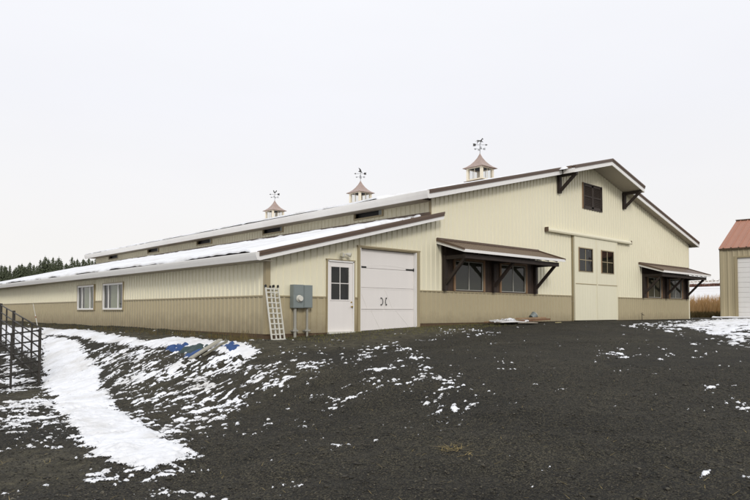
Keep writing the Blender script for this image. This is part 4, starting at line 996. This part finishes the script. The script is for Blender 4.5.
ribbed('end_siding', M['garage_tan'], (0,0,0), Y_, Z_, nX, 0, 2*HD, 0, gh_, (), g, pitch=.305)
ribbed('end_siding', M['garage_tan'], (GL,0,0), Y_, Z_, X_, 0, 2*HD, 0, gh_, (), g, pitch=.305)
dd = np.array([0, HD, RZ-EV+.0]); ln = np.linalg.norm(dd); dd = dd/ln
ribbed('roof', M['red'], (0,-.12,EV+.02-.06), X_, dd, (0,-dd[2],dd[1]), -.08, GL+.08, 0, ln+.12, (), g, pitch=.45, rib=.045, rw=.07)
d2 = np.array([0, -HD, RZ-EV]); d2 = d2/ln
ribbed('roof', M['red'], (0,2*HD+.12,EV+.02-.06), X_, d2, (0,d2[2],-d2[1]), -.08, GL+.08, 0, ln+.12, (), g, pitch=.45, rib=.045, rw=.07)
part('ridge_cap', M['trim_brown'], [((-.1,HD-.2,RZ-.02),(GL+.1,HD+.2,RZ+.05))], parent=g)
part('eave_trim', M['skirt'], [((-.06,-.14,EV-.14),(GL+.06,-.05,EV-.05))], parent=g)
part('corner_trim', M['garage_tan'], [((-.04,-.05,0),(.16,-.001,EV-.14)), ((-.045,-.05,0),(-.001,.15,EV-.14))], parent=g)
pd_ = part('roll_up_door', M['white'], [((fr[0]+.05,.06,fr[2]+k*.326),(fr[1]-.05,.10,fr[2]+k*.326+.318)) for k in range(12)], bevel=.01, parent=g)
part('door_casing', M['trim_tan'], [((fr[0]-.12,-.055,fr[2]),(fr[0]+.05,.06,fr[3]+.1)), ((fr[1]-.05,-.055,fr[2]),(fr[1]+.12,.06,fr[3]+.1)), ((fr[0]+.05,-.055,fr[3]-.01),(fr[1]-.05,.06,fr[3]+.1))], parent=pd_)
part('concrete_apron', M['concrete'], [((-.3,-1.1,-.18),(GL,-.06,.035))], parent=g)
sn = MB(); q = iso_sheet('snow', np.arange(35.3, 37.6, .07), np.arange(-9, 1.4, .1), lambda x, y: .35-np.abs((x-35.75-(.95-y)*.087))*1.0+.5*(fbm(x*1.5, y*1.5, 3, 33)-.5), lambda X, Y: X*0+.036, M['snow'], gain=.2, thick=.08)
tag(q, 'snow left on the concrete strip at the foot of the garage wall', 'snow', kind='stuff')

# ------------------------------------------------------------------ far away: fence, hedge, bushes, forest
def far_pt(px, D): s = (px-375)/631.; return -9.25+D*(.679+.734*s), -14.26+D*(.734-.679*s)
TREES = []
def tree_mesh(i, h, seed):
    """a conifer: whorls of drooping branch sprays, many small needle clumps"""
    r = random.Random(seed); V_ = []; F_ = []
    R0 = h*r.uniform(.20,.28); z = h*.10; lv = 0
    while z < h*.985:
        t = (z-h*.10)/(h*.9); rad = R0*(1-t)**.7*r.uniform(.75,1.15)+.06
        nb = max(4, int(13*(1-t)+4)); off = r.random()*6.28
        for k in range(nb):
            a = off+6.283*k/nb+r.uniform(-.25,.25); ln = rad*r.uniform(.65,1.2); dr = ln*r.uniform(.15,.5)
            ns = max(2, int(ln/.35)+1)
            for q in range(ns):
                f = (q+.6)/ns; x = math.cos(a)*ln*f; y = math.sin(a)*ln*f; zz = z-dr*f*f
                w = .36*(1-.45*f)*(.6+.7*(1-t)); n = len(V_)
                e = r.uniform(-.12,.12); ca, sa = math.cos(a), math.sin(a)
                V_ += [(x-ca*w*.7, y-sa*w*.7, zz+.10+e), (x-sa*w, y+ca*w, zz-.14+e), (x+ca*w*1.1, y+sa*w*1.1, zz-.20), (x+sa*w, y-ca*w, zz-.14-e)]
                F_.append((n, n+1, n+2, n+3))
        z += h*.030*(1-.35*t)*r.uniform(.8,1.2)
    n = len(V_); V_ += [(.1,0,h*.93),(-.05,.09,h*.93),(-.05,-.09,h*.93),(0,0,h*1.02)]; F_ += [(n,n+1,n+3),(n+1,n+2,n+3),(n+2,n,n+3)]
    return V_, F_
protos = []
for i in range(6):
    hh = [11.5, 12.5, 13.5, 12, 10.5, 14][i]
    root = empty('conifer_tree', (0,0,0), 0, 'dark green conifer in the forest beyond the snowy lean-to roof', 'tree', 'conifers of the forest beyond the barn')
    V_, F_ = tree_mesh(i, hh, 20+i); link_mesh('crown', V_, F_, M['needle'], root)
    MB().tube((0,0,-.5),(0,0,hh*.96),.17,.02,n=7).build('trunk', M['bark'], root)
    protos.append((root, hh))
peaks = [(-22,265),(-15,263),(-8,266),(-2,266.5),(5,266),(9,265),(14,268),(18,264.5),(21,263.5),(25,266),(29,261.5),(33,264.5),(36,265),(39.5,259),(42,260.5),(44.3,255.8),(47.5,258),(49.5,262),(52,257),(55,259.5),(58,256.5),(60.5,259.5),(65.5,263),(68,264.5),(71,256.5),(73.5,260),(76.5,258.5),(79,262),(82.5,258.7),(85,261),(88,257.5),(91.5,260),(95,258),(99,259),(104,257),(109,259),(115,256)]
rt = random.Random(4); first = [True]*6; tn = 0
def put_tree(px, top, D):
    global tn
    k = rt.randrange(6); root, hh = protos[k]
    x, y = far_pt(px, D); H = .38+(311.6-top)/631.*D; g0 = float(height(x, y))
    if first[k]: o = root; first[k] = False
    else:
        o = root.copy(); COL.objects.link(o)
        for ch in [c for c in bpy.data.objects if c.parent == root]:
            c = ch.copy(); COL.objects.link(c); c.parent = o
    o.location = (x, y, g0); s = (H-g0)/hh; sw = s*rt.uniform(.85,1.15); o.scale = (sw, sw, s); o.rotation_euler = (0,0,rt.random()*6.28); tn += 1
for px_, tp_ in peaks: put_tree(px_, tp_, 150+rt.uniform(-5,5))
for k in range(46): put_tree(-22+k*3.1+rt.uniform(-1.2,1.2), rt.uniform(264,270), 160+rt.uniform(-4,8))
for k in range(24): put_tree(-22+k*5.6+rt.uniform(-2,2), rt.uniform(268,277), 142+rt.uniform(-4,3))
for k, (root, hh) in enumerate(protos):
    if first[k]:
        for c in list(root.children): bpy.data.objects.remove(c)
        bpy.data.objects.remove(root)
# bare undergrowth in front of the forest
pts = []
for k in range(3200):
    x, y = far_pt(-25+rt.random()*110, 128+rt.random()*9); pts.append((x, y, float(height(x, y))))
blades('undergrowth', pts, M['brush'], 'bare reddish brown undergrowth at the edge of the conifer forest', 'undergrowth', 2.2, 4.6, .16, .5, seed=14)
# distant white rail fence, hedge and bushes on the snowy rise
def far_g(px, D): x, y = far_pt(px, D); return Vector((x, y, float(height(x, y))))
A = far_g(672, 172); Bq = far_g(760, 172)
o = empty('rail_fence', A, 0, 'distant white rail fence crossing the snowy field right of the barn', 'fence')
fb = MB(); n = 24
for z in (.5, 1.0, 1.45):
    for k in range(n): fb.bar((A.lerp(Bq, k/n)-A)+Vector((0,0,far_g(672+88*k/n,172).z-A.lerp(Bq,k/n).z+z)), (A.lerp(Bq, (k+1)/n)-A)+Vector((0,0,far_g(672+88*(k+1)/n,172).z-A.lerp(Bq,(k+1)/n).z+z)), .06, .16)
fb.build('rail', M['white'], o)
fp = MB()
for k in range(n+1): c = far_g(672+88*k/n, 172)-A; fp.box((c.x-.09,c.y-.09,c.z-.2),(c.x+.09,c.y+.09,c.z+1.6))
fp.build('post', M['white'], o)
def hedge_pts(p0, p1, D, n, hh, sp):
    out = []
    for k in range(n):
        x, y = far_pt(p0+(p1-p0)*rt.random(), D+sp*rt.random()); out.append((x, y, float(height(x, y))))
    return out
blades('hedge', hedge_pts(668, 765, 160, 2600, 1, 2.5), mat('red_brown_hedge', lin(110, 78, 66), .9, .3, .3), 'low dark reddish hedge line across the snowy field', 'hedge', .35, .85, .22, .6, seed=15)
blades('hedge', hedge_pts(668, 765, 255, 1500, 1, 3), mat('grey_scrub', lin(150, 140, 128), .9, .3, .3), 'pale scrub line on the far snowy rise', 'hedge', .4, .9, .3, .6, seed=16)
for i, (px_, D, lab) in enumerate(((713, 330, 'longer dark bush row on the skyline of the snowy rise'), (720.5, 330, 'small dark bush on the skyline beside the garage corner'), (736, 330, 'dark bush behind the garage'))):
    c = far_g(px_, D); r2 = random.Random(i); V_ = []; F_ = []
    for k in range(260):
        a = r2.random()*6.28; rr_ = r2.random()**.5*(1.7 if i == 0 else .9); z = r2.random()*1.1*(1-rr_/2.4); n_ = len(V_)
        for q in range(3): V_.append((math.cos(a)*rr_+r2.uniform(-.25,.25), math.sin(a)*rr_+r2.uniform(-.25,.25), z+r2.uniform(-.1,.3)))
        F_.append((n_, n_+1, n_+2))
    bu = link_mesh('bush', V_, F_, M['bark'], None); bu.location = c; tag(bu, lab, 'bush')

# ------------------------------------------------------------------ light, sky, camera
SUN_EL, SUN_AZ = math.radians(29), math.radians(212)     # azimuth clockwise from +Y
w = bpy.data.worlds.new('World'); sc.world = w; w.use_nodes = True; nt = w.node_tree
bg = nt.nodes['Background']; bg.inputs['Strength'].default_value = .10
sky = N(nt, 'ShaderNodeTexSky'); sky.sky_type = 'NISHITA'; sky.sun_disc = False; sky.sun_elevation = SUN_EL; sky.sun_rotation = SUN_AZ; sky.dust_density = 4
# a closed deck of cloud over that sky: brighter overhead than at the horizon
tc = N(nt, 'ShaderNodeTexCoord'); sp = N(nt, 'ShaderNodeSeparateXYZ'); L(nt, tc.outputs['Generated'], sp.inputs[0])
mr = N(nt, 'ShaderNodeValToRGB'); e = mr.color_ramp.elements
e[0].position = 0; e[0].color = (.95, .925, .90, 1); e[1].position = 1; e[1].color = (1.12, 1.14, 1.18, 1)
x = e.new(.10); x.color = (.945, .93, .92, 1); x = e.new(.30); x.color = (.925, .930, .975, 1)
L(nt, sp.outputs['Z'], mr.inputs[0])
nz = N(nt, 'ShaderNodeTexNoise', Scale=1.6, Detail=4.); mpn = N(nt, 'ShaderNodeMapping'); mpn.inputs['Scale'].default_value = (1, 1, 3.5); L(nt, tc.outputs['Generated'], mpn.inputs['Vector']); L(nt, mpn.outputs[0], nz.inputs['Vector'])
mr2 = N(nt, 'ShaderNodeMapRange'); mr2.inputs['To Min'].default_value = 10*.96; mr2.inputs['To Max'].default_value = 10*1.05; L(nt, nz.outputs['Fac'], mr2.inputs['Value'])
vs = N(nt, 'ShaderNodeVectorMath', operation='SCALE'); L(nt, mr.outputs[0], vs.inputs[0]); L(nt, mr2.outputs[0], vs.inputs['Scale'])
mx = N(nt, 'ShaderNodeMix', data_type='RGBA'); mx.inputs[0].default_value = .96; L(nt, sky.outputs[0], mx.inputs[6]); L(nt, vs.outputs[0], mx.inputs[7]); L(nt, mx.outputs[2], bg.inputs['Color'])
sl = bpy.data.lights.new('sun', 'SUN'); sl.energy = 1.45; sl.angle = math.radians(14); sl.color = (1, .965, .92)
so = bpy.data.objects.new('sun', sl); COL.objects.link(so)
dv = Vector((math.sin(SUN_AZ)*math.cos(SUN_EL), math.cos(SUN_AZ)*math.cos(SUN_EL), math.sin(SUN_EL)))
so.rotation_euler = dv.to_track_quat('Z', 'Y').to_euler(); so.location = (0,-30,40)

cd = bpy.data.cameras.new('camera'); cam = bpy.data.objects.new('camera', cd); COL.objects.link(cam); sc.camera = cam
cd.sensor_width = 36; cd.lens = 630.9985/750*36; cd.shift_y = 37.0508/750; cd.clip_end = 6000; cd.clip_start = .05
yaw, pitch, roll = .7463, .0392, .0013
f_ = Vector((math.sin(yaw)*math.cos(pitch), math.cos(yaw)*math.cos(pitch), math.sin(pitch))); r_ = Vector((math.cos(yaw), -math.sin(yaw), 0)); u_ = r_.cross(f_)
r2_ = r_*math.cos(roll)+u_*math.sin(roll); u2_ = -r_*math.sin(roll)+u_*math.cos(roll)
mw = Matrix((r2_, u2_, -f_)).transposed().to_4x4(); mw.translation = Vector((-9.2504,-14.2615,.3801)); cam.matrix_world = mw

sc.render.engine = 'CYCLES'; sc.cycles.max_bounces = 6; sc.cycles.transparent_max_bounces = 12
try: sc.cycles.use_denoising = True
except Exception: pass
vs_ = sc.view_settings; vs_.view_transform = 'Standard'; vs_.look = 'None'; vs_.exposure = 0; vs_.gamma = 1; vs_.use_curve_mapping = False
